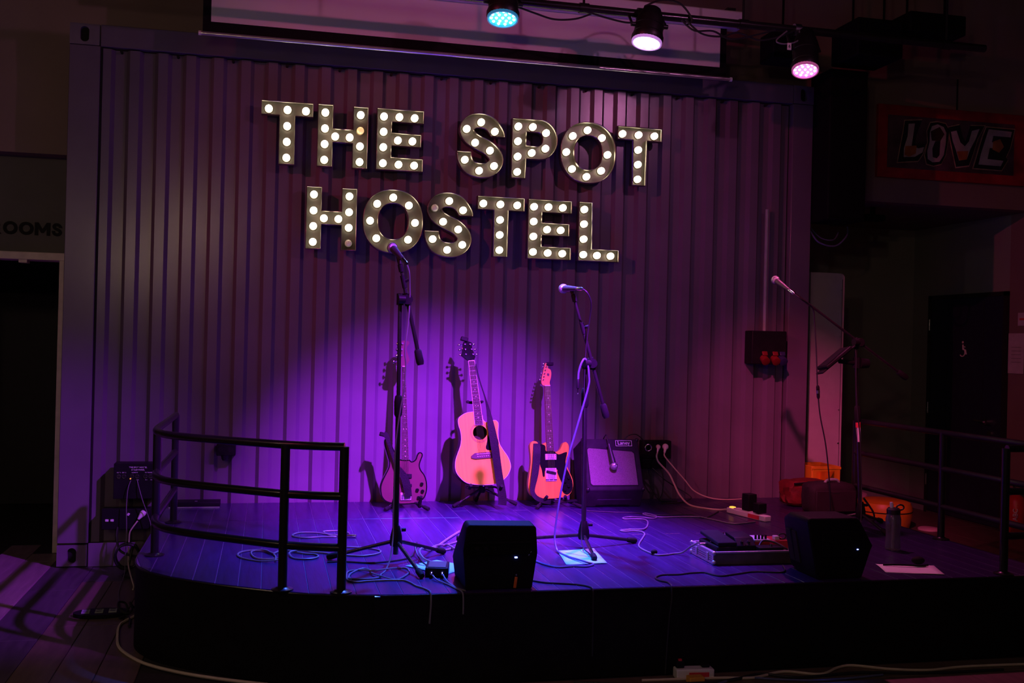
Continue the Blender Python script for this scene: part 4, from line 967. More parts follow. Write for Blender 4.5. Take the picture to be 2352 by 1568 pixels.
t = thing('stage_monitor', 'black moulded wedge monitor with side handle recess by the pedalboard', 'monitor', (2.60, -2.36, S))
fl = [(2.492,.385),(2.455,.56),(2.437,.655),(2.452,.668),(2.690,.667),(2.705,.655),(2.775,.535),(2.765,.515),(2.720,.385)]
bl = [(2.500,.400),(2.470,.545),(2.458,.628),(2.470,.638),(2.680,.637),(2.690,.628),(2.755,.535),(2.748,.515),(2.712,.400)]
X_ = lambda loop, y: [(p[0]-2.60, y+2.36, p[1]-S) for p in loop]
n = 9; mb = MB(); vs = X_(fl, -2.49) + X_(fl, -2.30) + X_(bl, -2.22)
mb.add(vs, [tuple(range(n)), tuple(range(2*n, 3*n))[::-1]] + [(r*n+k, r*n+(k+1)%n, (r+1)*n+(k+1)%n, (r+1)*n+k) for r in (0, 1) for k in range(n)])
mb.build('cabinet', 'monitor_black', t, .008)
hd = MB().box((-.139, .0, .05), (-.101, .10, .205), Matrix.Rotation(-.2, 3, 'Y')).build('handle_recess', 'hole_black', t, .004)
MB().tube([(-.116, .05, .055), (-.150, .05, .205)], .010, 8).build('handle_bar', 'black_plastic', hd)
MB().box((-.09, -.134, .10), (.10, -.129, .22)).build('rear_panel', 'speaker_black', t, .004)
MB().box((.088, -.137, .134), (.096, -.129, .138)).build('power_light', 'led_blue', t)
for x in (-.05, 0, .05): MB().lathe((x, -.134, .175), (0,-1,0), [(0,.008),(.010,.007)], 12).build('knob', 'black_plastic', t)

# ================================================================ PEDALBOARD, POWER STRIP, SMALL THINGS ON STAGE
t = thing('pedalboard_case', 'silver flight case base carrying guitar pedals', 'pedalboard', (2.14, -2.13, S), (0, 0, math.radians(-1)))
W_, D_, H_ = .50, .285, .064
MB().box((0, 0, 0), (W_, D_, .05)).build('tray', 'alu_dark', t, .003)
for nm, lo, hi, mt in (('side_panel', (-.004, 0, .002), (0, D_, H_-.002), 'alu'), ('side_panel', (W_, 0, .002), (W_+.004, D_, H_-.002), 'alu'), ('front_panel', (0, -.004, .002), (W_, 0, H_-.002), 'alu_dark'), ('back_panel', (0, D_, .002), (W_, D_+.004, H_-.002), 'alu')):
    MB().box(lo, hi).build(nm, mt, t)
for lo, hi in (((-.007, -.007, H_-.008), (.010, D_+.007, H_)), ((W_-.010, -.007, H_-.008), (W_+.007, D_+.007, H_)), ((.01, -.007, H_-.008), (W_-.01, .009, H_)), ((.01, D_-.009, H_-.008), (W_-.01, D_+.007, H_))): MB().box(lo, hi).build('top_edge', 'alu', t, .001)
for z in (.018, .028, .038): MB().box((-.0055, .02, z-.0008), (-.003, D_-.02, z+.0008)).build('side_groove', 'hole_black', t)
for y in (.07, .21): MB().box((-.009, y-.012, .012), (-.003, y+.012, .05)).build('latch', 'alu', t, .002)
for x in (0, W_):
    for y in (0, D_): 
        MB().sphere((x, y, .012), .012, 10, 7).build('ball_corner', 'alu', t); MB().sphere((x, y, H_-.008), .011, 10, 7).build('ball_corner', 'alu', t)
def on_board(x, y, rz, name, label):
    r_ = math.radians(-1); return thing(name, label, 'guitar pedal', (2.14 + x*math.cos(r_) - y*math.sin(r_), -2.13 + x*math.sin(r_) + y*math.cos(r_), S + .0505), (0, 0, math.radians(rz - 1)), 'pedals on the silver case')
p = on_board(.085, .15, 0, 'wah_pedal', 'black rocker pedal at the cable end of the silver case')
MB().box((-.055, -.12, 0), (.055, .12, .032)).build('base', 'black_plastic', p, .008)
MB().box((-.050, -.118, .042), (.050, .118, .062), Matrix.Rotation(.09, 3, 'X')).build('treadle', 'black_rubber', p, .006)
MB().cyl((-.04, .0, .03), (.04, .0, .042), .008).build('pivot', 'grey_metal', p)
MB().lathe((-.055, .02, .018), (-1,0,0), [(0,.008),(.02,.008),(.035,.006)], 12).build('jack_plug', 'grey_metal', p)
p = on_board(.195, .13, 0, 'effect_pedal', 'black angled effect pedal with two bright knobs')
yz_prism(MB(), [(-.075, 0), (-.075, .028), (-.035, .064), (.075, .074), (.075, 0)], -.05, .05).build('housing', 'black_plastic', p, .003)
for x in (-.018, .018): MB().lathe((x, -.056, .046), (0,-.67,.74), [(0,.008),(.008,.007)], 12).build('knob', 'chrome', p)
MB().lathe((.0, -.07, .030), (0,-.67,.74), [(0,.007),(.010,.007)], 12).build('foot_switch', 'chrome', p)
p = on_board(.150, .245, 0, 'effect_pedal', 'small silver pedal squeezed behind the rocker pedal')
MB().box((-.008, -.02, 0), (.045, .025, .05)).build('housing', 'alu', p, .003)
for x in (.005, .03): MB().lathe((x, 0, .05), (0,0,1), [(0,.006),(.012,.005)], 10).build('knob', 'chrome', p)
p = on_board(.305, .17, 0, 'effect_pedal', 'white topped pedal with a row of upright knobs')
MB().box((-.042, -.06, 0), (.042, .06, .038)).build('housing', 'pedal_red', p, .003)
MB().box((-.043, -.061, .038), (.043, .061, .048)).build('top_plate', 'pedal_white', p, .002)
for x in (-.03, -.012, .006, .024): MB().lathe((x, -.045, .048), (0,0,1), [(0,.006),(.02,.0055)], 10).build('knob', 'black_plastic', p)
p = on_board(.405, .17, 0, 'effect_pedal', 'red pedal with white square and coiled lead beside the wedge monitor')
MB().box((-.042, -.06, 0), (.042, .06, .042)).build('housing', 'pedal_red', p, .003)
MB().box((-.028, -.052, .042), (-.004, -.02, .062)).build('jack_block', 'pedal_white', p, .002)
MB().tube([(.02 + .02*math.cos(a), -.035, .058 + .014*math.sin(a)) for a in [2*math.pi*k/14 for k in range(15)]], .004, 6).build('patch_lead', 'black_cable', p)
p = on_board(.305, .055, 0, 'effect_pedal', 'low black pedal at the front edge of the silver case')
MB().box((-.06, -.038, 0), (.07, .038, .026)).build('housing', 'black_plastic', p, .003)
MB().lathe((.015, -.01, .026), (0,0,1), [(0,.008),(.012,.007)], 12).build('foot_switch', 'chrome', p)
MB().tube(spline([(-.03, .03, .02), (.0, .045, .045), (.05, .02, .04), (.085, -.02, .02), (.10, -.02, .008)], 4), .005, 6).build('patch_lead', 'black_cable', p)

t = thing('power_strip', 'white power strip with red label and orange switch on the stage', 'power strip', (2.965, -.80, S), (0, 0, math.atan2(-.34, .082)))
MB().box((-.185, -.026, 0), (.185, .026, .036)).build('body', 'white_plastic', t, .006)
MB().box((.03, -.0290, .006), (.135, -.0265, .030)).build('red_label', 'red_label', t)
MB().box((.02, -.0275, .003), (.145, -.0262, .033)).build('label_ground', 'white_plastic', t)
MB().box((-.172, -.014, .036), (-.138, .014, .044)).build('switch', 'switch_glow', t, .003)
MB().box((-.12, -.022, .036), (.06, .022, .042)).build('socket_plate', 'white_plastic', t, .003)
MB().tube([(-.215, 0, .016), (-.185, 0, .018)], [.004, .009], 10).build('cable_gland', 'white_plastic', t)
for (x, w, h_, lab) in ((.0, .034, .105, 'tall black mains adapter standing in the white power strip'), (.10, .028, .06, 'low black mains adapter standing in the white power strip')):
    R0 = Matrix.Rotation(math.atan2(-.34, .082), 3, 'Z'); pos = Vector((2.965, -.80, S)) + R0 @ Vector((x, .004, .0425))
    a = thing('mains_adapter', lab, 'adapter', pos, (0, 0, math.atan2(-.34, .082)), 'mains adapters')
    MB().box((-w, -.03, 0), (w, .034, h_)).build('housing', 'black_plastic', a, .004)
    MB().cyl((0, .034, .02), (0, .05, .02), .005, n=8).build('strain_relief', 'black_rubber', a)

def paper(label, pts, bumpz=.002, mat='paper'):
    cx = sum(p[0] for p in pts)/len(pts); cy = sum(p[1] for p in pts)/len(pts)
    t = thing('paper_sheet', label, 'paper', (cx, cy, S + .0008), group='paper sheets on the stage')
    mb = MB(); N = 8; g = []
    (a, b, c, d) = [Vector((p[0]-cx, p[1]-cy, 0)) for p in pts]
    for i in range(N+1):
        for j in range(N+1):
            u, v = i/N, j/N; p = a*(1-u)*(1-v) + b*u*(1-v) + c*u*v + d*(1-u)*v
            p.z = .0004 + bumpz*(math.sin(u*5+1)*math.sin(v*4) + 1) * (.3 + abs(u-.5)); g.append(p)
    mb.add(g, [(i*(N+1)+j, (i+1)*(N+1)+j, (i+1)*(N+1)+j+1, i*(N+1)+j+1) for i in range(N) for j in range(N)])
    o = mb.build('sheet', mat, t); s_ = o.modifiers.new('thick', 'SOLIDIFY'); s_.thickness = .0006
    return t
paper('paper sheet with cyan lamp light painted in, beside the small black box', [(.653,-1.985),(.82,-1.875),(.958,-2.04),(.80,-2.20)], .002, 'paper_cyan_lit')
paper('paper sheet with cyan lamp light painted in, under the front foot of the boom stand', [(1.462,-1.722),(1.672,-1.680),(1.625,-2.043),(1.418,-2.048)], .003, 'paper_cyan_lit')
t3p = paper('creased white paper sheet beside the wedge monitor near the railing', [(2.964,-2.215),(3.244,-2.285),(3.167,-2.478),(2.908,-2.392)], .003)
single(MB().tube(spline([(2.975,-2.265,S+.010),(3.05,-2.285,S+.012),(3.15,-2.305,S+.010),(3.20,-2.30,S+.010)],4), .0045, 8), 'pen', 'black_plastic', 'thin black pen lying on the creased sheet', 'pen')
single(MB().sphere((3.165,-2.27,S+.028), .026, 14, 9, (1.3,1,.75)), 'windscreen_foam', 'black_rubber', 'small black foam piece on the creased sheet', 'foam')

t = thing('stomp_box', 'small black metal box with two jack plugs beside the paper sheet', 'direct box', (.778, -2.155, S), (0, 0, math.radians(-12)))
MB().box((-.052, -.075, 0), (.052, .075, .040)).build('housing', 'black_plastic', t, .004)
MB().box((-.040, -.062, .040), (.040, .062, .043)).build('top_plate', 'alu_dark', t, .001)
for x in (-.022, .026): MB().lathe((x, -.075, .02), (0,-1,0), [(0,.009),(.008,.009),(.009,.0075),(.028,.0075),(.034,.004)], 12).build('jack_plug', 'chrome', t)
MB().lathe((.0, .075, .022), (0,1,0), [(0,.010),(.02,.010),(.035,.007)], 12).build('outlet_plug', 'white_plastic', t)

t = thing('keyboard_case', 'slim dark case lying against the container at the back of the stage', 'case', (-.41, -.14, S))
MB().box((-.15, -.045, 0), (.15, .085, .034)).build('case_body', 'black_plastic', t, .004)
MB().box((-.15, -.047, .001), (.15, -.044, .007)).build('metal_strip', 'alu', t)
MB().box((.0, -.01, .034), (.016, .0, .037)).build('latch', 'alu', t)

t = thing('water_bottle', 'clear sports bottle with black loop lid standing on the stage', 'bottle', (3.285, -1.87, S))
MB().lathe((0,0,0), (0,0,1), [(0,.036),(.004,.040),(.05,.039),(.09,.036),(.13,.040),(.165,.040),(.19,.034),(.195,.030)], 24).build('bottle_body', 'bottle_plastic', t)
MB().cyl((0,0,.008), (0,0,.19), .006, n=10).build('straw', 'bottle_straw', t)
MB().lathe((0,0,.19), (0,0,1), [(0,.035),(.025,.036),(.034,.028)], 20).build('lid', 'water_cap', t)
MB().lathe((-.010,0,.222), (-.15,0,1), [(0,.009),(.02,.010),(.032,.007)], 12).build('spout', 'bottle_straw', t)
MB().tube([(.02 + .022*math.cos(a) + .02, 0, .225 + .014*math.sin(a)) for a in [2*math.pi*k/16 for k in range(17)]], .0045, 8).build('carry_loop', 'water_cap', t)

# ---- bags
def soft_box(lo, hi, k=.02, seed=1, n=7):
    rnd = random.Random(seed); mb = MB(); lo, hi = Vector(lo), Vector(hi); c = (lo+hi)/2; hs = (hi-lo)/2; idx = {}
    def P(u):
        v = Vector(u); s_ = Vector((v.x, v.y, v.z)); m = max(abs(v.x), abs(v.y), abs(v.z)); l = (abs(v.x)**5 + abs(v.y)**5 + abs(v.z)**5)**.2
        s_ = v/l*1.0; s_.x *= hs.x; s_.y *= hs.y; s_.z *= hs.z
        p = c + s_; j = Vector((rnd.uniform(-k,k), rnd.uniform(-k,k), rnd.uniform(-k,k)*.5)) if v.z > -.95 else Vector((0,0,0))
        p += j; p.z = max(p.z, lo.z); return p
    for ax in range(3):
        for sg_ in (-1, 1):
            for i in range(n):
                for j in range(n):
                    q = []
                    for (a, b) in ((i,j),(i+1,j),(i+1,j+1),(i,j+1)):
                        u = [0,0,0]; u[ax] = sg_; u[(ax+1)%3] = -1+2*a/n; u[(ax+2)%3] = -1+2*b/n; key = tuple(round(w,3) for w in u)
                        if key not in idx: idx[key] = len(mb.v); mb.v.append(P(u))
                        q.append(idx[key])
                    mb.f.append(tuple(q))
    return mb
t = thing('sports_bag', 'crumpled red fabric bag behind the dark bag at the stage corner', 'bag', (3.60, -.36, S))
soft_box((-.165,-.10,0),(.155,.10,.178),.012,3).build('bag_body','red_fabric',t)
MB().tube(spline([(-.14,-.10,.16),(-.05,-.11,.168),(.05,-.105,.172),(.13,-.10,.165)],4), .006, 6).build('zip_seam','strap_black',t)
MB().tube(spline([(-.06,-.10,.14),(-.03,-.125,.08),(.0,-.12,.02),(.02,-.13,.012)],4), .009, 6).build('bag_strap','red_fabric',t)
soft_box((.10,-.14,.03),(.20,-.05,.115),.012,5,4).build('side_pocket','red_fabric',t)
t = thing('equipment_bag', 'dark purple padded bag with a grey grip handle on the stage', 'bag', (3.555, -.74, S))
soft_box((-.165,-.09,0),(.165,.09,.212),.005,8).build('bag_body','purple_fabric',t)
MB().tube(spline([(-.05,-.03,.205),(-.03,-.035,.226),(.03,-.035,.228),(.055,-.03,.205)],5), .009, 8).build('grip_handle','duct_grey',t)
MB().box((-.14,-.096,.03),(.14,-.086,.165)).build('front_pocket','purple_fabric',t,.006)
MB().box((-.03,-.0975,.148),(.02,-.0955,.152)).build('brand_strip','grey_metal',t)
cable('bag_lead', 'black_cable', [(3.62,-1.04,S+.15),(3.70,-1.02,S+.06),(3.72,-1.0,S+.008),(3.66,-1.05,S+.008)], .006, 'short black lead lying beside the dark purple bag')

# ---- crates, poufs, panel behind the stage end
def crate(z, label):
    t = thing('drinks_crate', label, 'crate', (3.932, .09, z), group='stacked yellow crates')
    w, d, h_ = .108, .135, .305
    for s_ in (-1, 1):
        MB().box((s_*w-.006, -d, 0), (s_*w+.006, d, h_)).build('side_wall', 'yellow_plastic', t, .003)
        y = s_*d
        MB().prism([[(-w,0),(w,0),(w,h_),(-w,h_)], [(-w*.72,h_*.66),(w*.62,h_*.66),(w*.62,h_*.88),(-w*.72,h_*.88)]], y-.006, y+.006).build('end_wall', 'yellow_plastic', t, .002)
    MB().box((-w, -d, 0), (w, d, .012)).build('crate_floor', 'yellow_plastic', t)
    MB().box((-w-.008, -d-.010, h_-.022), (w+.008, -d-.004, h_-.004)).build('rim_band', 'yellow_plastic', t, .002)
crate(0, 'yellow drinks crate at the bottom of the stack beside the container'); crate(.306, 'yellow drinks crate with handle hole on top of the stack')
t = thing('flat_cabinet', 'tall pale cabinet with rounded top corner beside the container', 'cabinet', (4.085, .33, 0))
lp_ = [(-.145,0),(.135,0),(.135,1.99)] + arc(.10,1.99,.035,.035,0,90,6) + [(-.145,2.025)]
MB().prism([lp_], -.08, -.035).build('cabinet_body', 'panel_white', t, .003)
MB().box((.1165,-.0825,.03),(.1185,-.0795,1.98)).build('panel_joint', 'hole_black', t)
for z in (.35, .75, 1.0, 1.55, 1.90): MB().cyl((.108,-.079,z),(.108,-.084,z),.005,n=8).build('screw', 'grey_metal', t)
def pouf(label, loc, r, h_, mat):
    t = thing('round_pouf', label, 'pouf', loc, group='round vinyl poufs')
    MB().lathe((0,0,0),(0,0,1),[(0,r*.86),(.01,r*.9),(h_*.45,r),(h_*.62,r)],36).build('base',mat,t)
    MB().lathe((0,0,h_*.61),(0,0,1),[(0,r*1.005),(h_*.15,r*1.0),(h_*.29,r*.93),(h_*.36,r*.75),(h_*.39,r*.3)],36).build('cushion',mat,t)
    MB().tube([(r*1.008*math.cos(a), r*1.008*math.sin(a), h_*.61) for a in [2*math.pi*k/36 for k in range(37)]], .004, 6).build('piping','black_rubber',t)
pouf('round yellow vinyl pouf on the floor behind the bottle', (4.985,.86,0), .225, .235, 'yellow_vinyl')
pouf('round pale pink pouf behind the yellow pouf', (4.90,1.38,0), .235, .235, 'pink_vinyl')
single(MB().lathe((5.30,.70,0),(0,0,1),[(0,.085),(.012,.085),(.02,.07)],24),'floor_disc','pink_vinyl','pale round disc lying on the floor by the yellow pouf','disc')
t = thing('fire_extinguisher', 'red fire extinguisher with white lettering by the toilet door', 'extinguisher', (5.80, .30, 0))
MB().lathe((0,0,0),(0,0,1),[(0,.06),(.008,.066),(.29,.066),(.325,.05),(.34,.025),(.36,.022)],24).build('cylinder','red_plastic',t)
MB().lathe((0,0,.36),(0,0,1),[(0,.018),(.03,.018)],12).build('valve','grey_metal',t)
MB().tube([(0,0,.38),(-.05,-.03,.41)],.008,8).build('lever','black_metal',t)
MB().tube(spline([(.02,0,.37),(.075,-.02,.34),(.08,-.03,.2),(.075,-.03,.08)],5),.009,8).build('hose','black_rubber',t)
text_obj('ABC', .05, 'logo_white', 'label_lettering', t, (-.036,-.062,.19), (0, math.radians(-90), math.radians(-30)), .001, .003)
t = thing('wall_notice', 'white paper notice taped beside the toilet door', 'notice', (5.892, .455, 1.295))
MB().box((-.004,-.09,0),(.0,.09,.325)).build('sheet','notice',t)
for k in range(5): MB().box((-.006,-.06,.09+k*.03),(-.003,.05,.094+k*.03)).build('text_line','paper_print',t)
t = thing('wall_notice', 'small card notice above the taped notice beside the toilet door', 'notice', (5.892, .37, 1.68))
MB().box((-.004,-.07,0),(.0,.07,.105)).build('sheet','notice',t)
MB().box((-.006,-.05,.045),(-.003,.05,.062)).build('text_line','red_label',t)

# ================================================================ WALL BOXES, SOCKETS, PLUGS
t = thing('stage_panel_box', 'black stage connection box with round sockets and white lettering', 'connection box', (-.77, 0, .435))
MB().box((-.118,-.125,0),(.125,.0,.215)).build('enclosure','black_plastic',t,.003)
for s_, z, sz in (('THE SPOT HOSTEL',.188,.0125),('STAGE PANEL',.173,.0125),):
    text_obj(s_, sz, 'logo_white', 'panel_lettering', t, (.022,-.1262,z), (0,0,0), .0002, .001)
for s_, x in (('OUT 1',-.088),('OUT 2',-.058),('AUDIO IN',.003),('TO THE DESK',.086)): text_obj(s_, .008, 'logo_white', 'panel_lettering', t, (x,-.1262,.158), (0,0,0), .0002, .001)
for s_, x in (('1 L R',.02),('IN 1',.072),('IN 2',.10)): text_obj(s_, .007, 'logo_white', 'panel_lettering', t, (x,-.1262,.114), (0,0,0), .0002, .001)
for x in (-.088,-.058,-.012,.018,.065,.094):
    rg = MB().lathe((x,-.1245,.137),(0,-1,0),[(0,.0132),(.004,.0132),(.005,.011),(.0045,.009)],20).build('round_socket','black_metal',t)
    MB().lathe((x,-.1245,.137),(0,-1,0),[(.0044,.0105),(.0058,.0105),(.0058,.0098),(.0044,.0098)],20).build('socket_ring','grey_metal',rg)
MB().cyl((-.020,-.129,.124),(-.020,-.133,.124),.004,n=10).build('indicator','led_orange',t)
t = thing('socket_box', 'black socket strip with pale plugs low on the container', 'socket box', (-.815, 0, .245))
MB().box((-.14,-.10,0),(.14,.0,.125)).build('enclosure','black_plastic',t,.004)
for x in (-.108,-.078): MB().box((x-.010,-.108,.05),(x+.010,-.099,.064)).build('switch_cap','white_plastic',t,.002)
MB().box((.008,-.108,.085),(.022,-.099,.101),Matrix.Rotation(.5,3,'Y')).build('white_tab','white_plastic',t,.002)
t = thing('mains_plug', 'white mains plug in the low socket strip at the stage side', 'plug', (-.716,-.10,.345), group='white mains plugs')
MB().lathe((.008,-.004,.008),(-.55,-.55,-.75),[(0,.016),(.008,.019),(.02,.018),(.05,.009),(.06,.006)],14).build('plug_body','white_plastic',t)
cable('mains_lead','cream_cable',[(-.742,-.126,.302),(-.765,-.13,.27),(-.785,-.13,.235),(-.789,-.13,.19),(-.790,-.14,.13),(-.786,-.17,.09),(-.770,-.28,.055),(-.735,-.45,.03),(-.705,-.58,.006),(-.70,-.66,.006)],.0045,'white mains lead dropping from the low socket strip')
cable('signal_lead','grey_cable',[(-.788,-.128,.548),(-.80,-.15,.50),(-.805,-.16,.40),(-.80,-.17,.25),(-.80,-.2,.10),(-.79,-.3,.02),(-.77,-.7,.006),(-.72,-1.05,.006)],.0025,'thin grey lead hanging from the black connection box')
cable('signal_lead','grey_cable',[(-.752,-.128,.555),(-.735,-.15,.50),(-.71,-.16,.42),(-.68,-.16,.34),(-.66,-.17,.26),(-.67,-.19,.1),(-.69,-.24,.006)],.0025,'thin grey lead slanting from the black connection box')
cable('coiled_lead','black_cable',[(-.86,-.10,.26),(-.86,-.13,.2),(-.83,-.15,.12)]+[(-.79+.07*math.cos(a),-.19+.03*math.sin(a*.5),.10+.075*math.sin(a)) for a in [math.radians(60*k) for k in range(14)]]+[(-.78,-.24,.03),(-.80,-.30,.008),(-.74,-.36,.008)],.007,'bundle of coiled black cable hanging below the socket strip')
t = thing('wall_socket', 'black double wall socket on the container behind the curved railing', 'wall socket', (-.235,0,.69))
MB().box((-.058,-.06,0),(.058,.02,.072)).build('enclosure','black_plastic',t,.005)
for x in (-.028,.028): MB().cyl((x,-.059,.038),(x,-.063,.038),.02,n=18).build('outlet','black_rubber',t)
MB().lathe((-.012,-.05,.0),(0,-.2,-1),[(0,.018),(.02,.014),(.03,.008)],12).build('plug','black_plastic',t)
t = thing('power_distribution_box', 'black distribution box with red and blue industrial sockets on the container', 'distribution box', (3.44,0,1.335))
MB().box((-.135,-.10,0),(.13,.02,.235)).build('enclosure','black_plastic',t,.006)
for x, mt in ((-.045,'red_socket'),(.035,'red_socket'),(.09,'blue_plastic')):
    e = MB().lathe((x,-.098,.045),(0,-.75,-.45),[(0,.028),(.03,.030),(.05,.030),(.052,.024)],18).build('industrial_socket',mt,t)
    MB().box((x-.020,-.125,.060),(x+.020,-.112,.092),Matrix.Rotation(-.5,3,'X')).build('socket_flap',mt,e,.004)
MB().cyl((.0,-.012,.235),(.0,-.012,1.10),.0125,n=14).build('conduit','duct_grey',t)
t = thing('wall_socket', 'black wall socket block beside the amplifier with white plugs', 'wall socket', (2.63,0,.60))
MB().box((-.10,-.06,.07),(.108,.02,.192)).build('enclosure','black_plastic',t,.004)
MB().box((-.10,-.055,.0),(.075,.02,.068)).build('lower_block','black_plastic',t,.004)
MB().lathe((-.062,-.06,.145),(0,-1,0),[(0,.026),(.006,.026),(.008,.022),(.006,.019)],20).build('outlet_ring','grey_metal',t)
MB().cyl((-.062,-.06,.145),(-.062,-.066,.145),.019,n=18).build('outlet','black_rubber',t)
for (x, r_, lab) in ((2.64,.013,'small white mains plug in the socket block beside the amplifier'),(2.692,.018,'large white mains plug in the socket block beside the amplifier')):
    a = thing('mains_plug', lab, 'plug', (x,-.0605,.753), group='white mains plugs')
    MB().lathe((0,0,0),(-.15,-.8,-.1),[(0,r_*1.15),(.012,r_*1.2),(.024,r_*.9)],14).build('plug_body','white_plastic',a)
    MB().tube([(-.003,-.018,-.002),(-.012,-.028,-.022),(-.016,-.03,-.040)],[r_*.8,r_*.55,r_*.35],10).build('plug_tail','white_plastic',a)
cable('mains_lead','cream_cable',[(2.624,-.092,.712),(2.608,-.12,.69),(2.625,-.12,.650),(2.70,-.12,.575),(2.73,-.15,.503),(2.752,-.2,.435),(2.765,-.345,.393),(2.829,-.49,.391),(2.89,-.54,.391),(2.912,-.588,.401)],.006,'thick white mains lead running from the wall socket to the power strip')
cable('mains_lead','cream_cable',[(2.676,-.092,.712),(2.672,-.11,.69),(2.733,-.12,.618),(2.816,-.12,.531),(2.888,-.12,.454),(2.994,-.13,.408),(3.121,-.12,.3915),(3.256,-.09,.3905)],.0045,'thin white mains lead falling along the container to the stage')
for pts, lab in (([(2.56,-.065,.60),(2.57,-.09,.52),(2.60,-.11,.44),(2.64,-.13,.394),(2.75,-.16,.391)],'black lead dropping from the socket block beside the amplifier'),
                 ([(2.66,-.065,.60),(2.675,-.09,.53),(2.655,-.12,.44),(2.63,-.14,.394),(2.66,-.2,.391)],'second black lead dropping from the socket block'),
                 ([(2.60,-.065,.605),(2.68,-.10,.53),(2.76,-.10,.48),(2.83,-.12,.44),(2.86,-.14,.41),(2.80,-.18,.392),(2.70,-.24,.391),(2.6,-.25,.391)],'looping black lead beside the white mains leads'),
                 ([(2.36,-.12,.79),(2.40,-.11,.83),(2.46,-.10,.84),(2.51,-.085,.81),(2.54,-.075,.77)],'black lead arching from the amplifier to the wall socket')):
    cable('power_lead','black_cable',pts,.004,lab,'black leads around the wall socket')

# ================================================================ CABLES ON THE STAGE
z_ = S + .006
def flat(pts, r): return [(p[0], p[1], S + r + (p[2] if len(p) > 2 else 0)) for p in pts]
cable('microphone_cable','grey_cable',flat([(.458,-1.143),(.426,-1.07),(.356,-1.063),(.322,-1.088),(.349,-1.187),(.38,-1.238),(.317,-1.232),(.22,-1.249),(.174,-1.218),(.155,-1.174),(.181,-1.111),(.226,-1.093),(.284,-1.11),(.331,-1.153),(.381,-1.222,.006),(.425,-1.25,.004)],.0045),.0045,'grey microphone cable looped on the stage near the bass guitar')
t = thing('cable_plug','silver cable plug on the stage behind the railing end post','plug',(.43,-1.252,S+.0095)); MB().lathe((0,0,0),(1,-.12,0),[(0,.005),(.01,.0095),(.055,.0095),(.057,.007)],12).build('plug_shell','chrome',t)
cable('microphone_cable','grey_cable',flat([(.062,-1.825),(.064,-1.718),(.043,-1.631),(.004,-1.582),(-.041,-1.572),(-.051,-1.628),(-.034,-1.729),(.005,-1.772),(.073,-1.771),(.106,-1.82,.006),(.064,-1.836,.006),(-.012,-1.813),(-.09,-1.734),(-.114,-1.659),(-.097,-1.594),(-.05,-1.56),(.013,-1.587,.006),(.052,-1.668,.006),(.074,-1.607),(.106,-1.569),(.146,-1.604),(.206,-1.667),(.25,-1.683),(.265,-1.74),(.237,-1.785),(.184,-1.792),(.142,-1.749),(.131,-1.659,.006),(.181,-1.619,.006),(.243,-1.63),(.295,-1.658),(.364,-1.711),(.424,-1.736),(.481,-1.751),(.533,-1.725),(.57,-1.672),(.567,-1.613),(.508,-1.555),(.418,-1.521)],.0045),.0045,'long grey cable coiled in loops behind the curved railing')
cable('microphone_cable','grey_cable',[(.617,-2.046,1.794),(.632,-2.03,1.755),(.641,-1.99,1.70),(.647,-1.96,1.628),(.644,-1.95,1.525),(.632,-1.948,1.401),(.638,-1.946,1.319),(.634,-1.944,1.216),(.615,-1.944,1.093),(.600,-1.944,.949),(.597,-1.946,.785),(.596,-1.95,.62),(.593,-1.98,.52),(.575,-2.04,.43)]+flat([(.548,-2.09),(.523,-2.158),(.507,-2.222),(.456,-2.243),(.384,-2.231),(.374,-2.206),(.392,-2.124),(.445,-2.037),(.481,-2.06),(.481,-2.153,.006),(.522,-2.233,.006),(.574,-2.272),(.618,-2.217),(.653,-2.126),(.652,-2.052),(.62,-2.037),(.555,-2.081,.006),(.484,-2.119,.008),(.431,-2.06),(.383,-2.084),(.366,-2.177),(.368,-2.26),(.403,-2.299),(.468,-2.284),(.541,-2.281),(.589,-2.286),(.612,-2.295),(.634,-2.346),(.647,-2.4),(.672,-2.446),(.687,-2.49)],.004)+[(.69,-2.53,S+.003),(.69,-2.545,S-.04),(.685,-2.55,S-.12)],.004,'grey cable running down the steep stand and coiled by the railing')
cable('signal_cable','grey_cable',[(.79,-2.06,.412),(.778,-2.01,.405),(.742,-1.98,.415),(.727,-1.93,.435),(.745,-1.86,.44),(.776,-1.78,.42),(.818,-1.664,.394),(.872,-1.561,.3915),(.965,-1.354,.3915),(1.06,-1.16,.3915)],.0062,'thick pale cable arching from the small black box')
for pts, lab in (([(.821,-1.616),(.871,-1.573,.01),(.939,-1.506),(1.02,-1.412),(1.069,-1.364)],'pale cable running to the velcro tie behind the floor monitor'),
                 ([(.867,-1.597),(.896,-1.648),(.944,-1.617),(1.002,-1.587),(1.04,-1.566)],'short pale cable curving behind the floor monitor'),
                 ([(.905,-1.54),(.926,-1.555,.008),(.943,-1.653,.008),(.976,-1.704),(1.01,-1.726)],'crossing pale cable behind the floor monitor')):
    cable('signal_cable','grey_cable',flat(pts,.0048),.0048,lab,'pale cables behind the floor monitor')
single(MB().box((1.000,-1.440,S),(1.030,-1.395,S+.03)),'cable_tie','black_rubber','black velcro tie round the cables behind the floor monitor','cable tie',bevel=.005)
cable('signal_cable','black_cable',flat([(.30,-1.87),(.39,-1.873),(.487,-1.911),(.576,-1.894),(.671,-1.84),(.716,-1.767),(.752,-1.656,.02),(.745,-1.70,.05),(.732,-1.75,.04),(.735,-1.81,.01),(.744,-1.923),(.757,-2.03)],.004),.004,'thin dark cable passing under the steep microphone stand')
cable('signal_cable','grey_cable',[(.736,-2.282,.405),(.752,-2.32,.392),(.782,-2.381,.389),(.805,-2.46,.389),(.822,-2.52,.389),(.826,-2.545,.37),(.826,-2.552,.30)],.0035,'grey lead from the small black box over the stage edge')
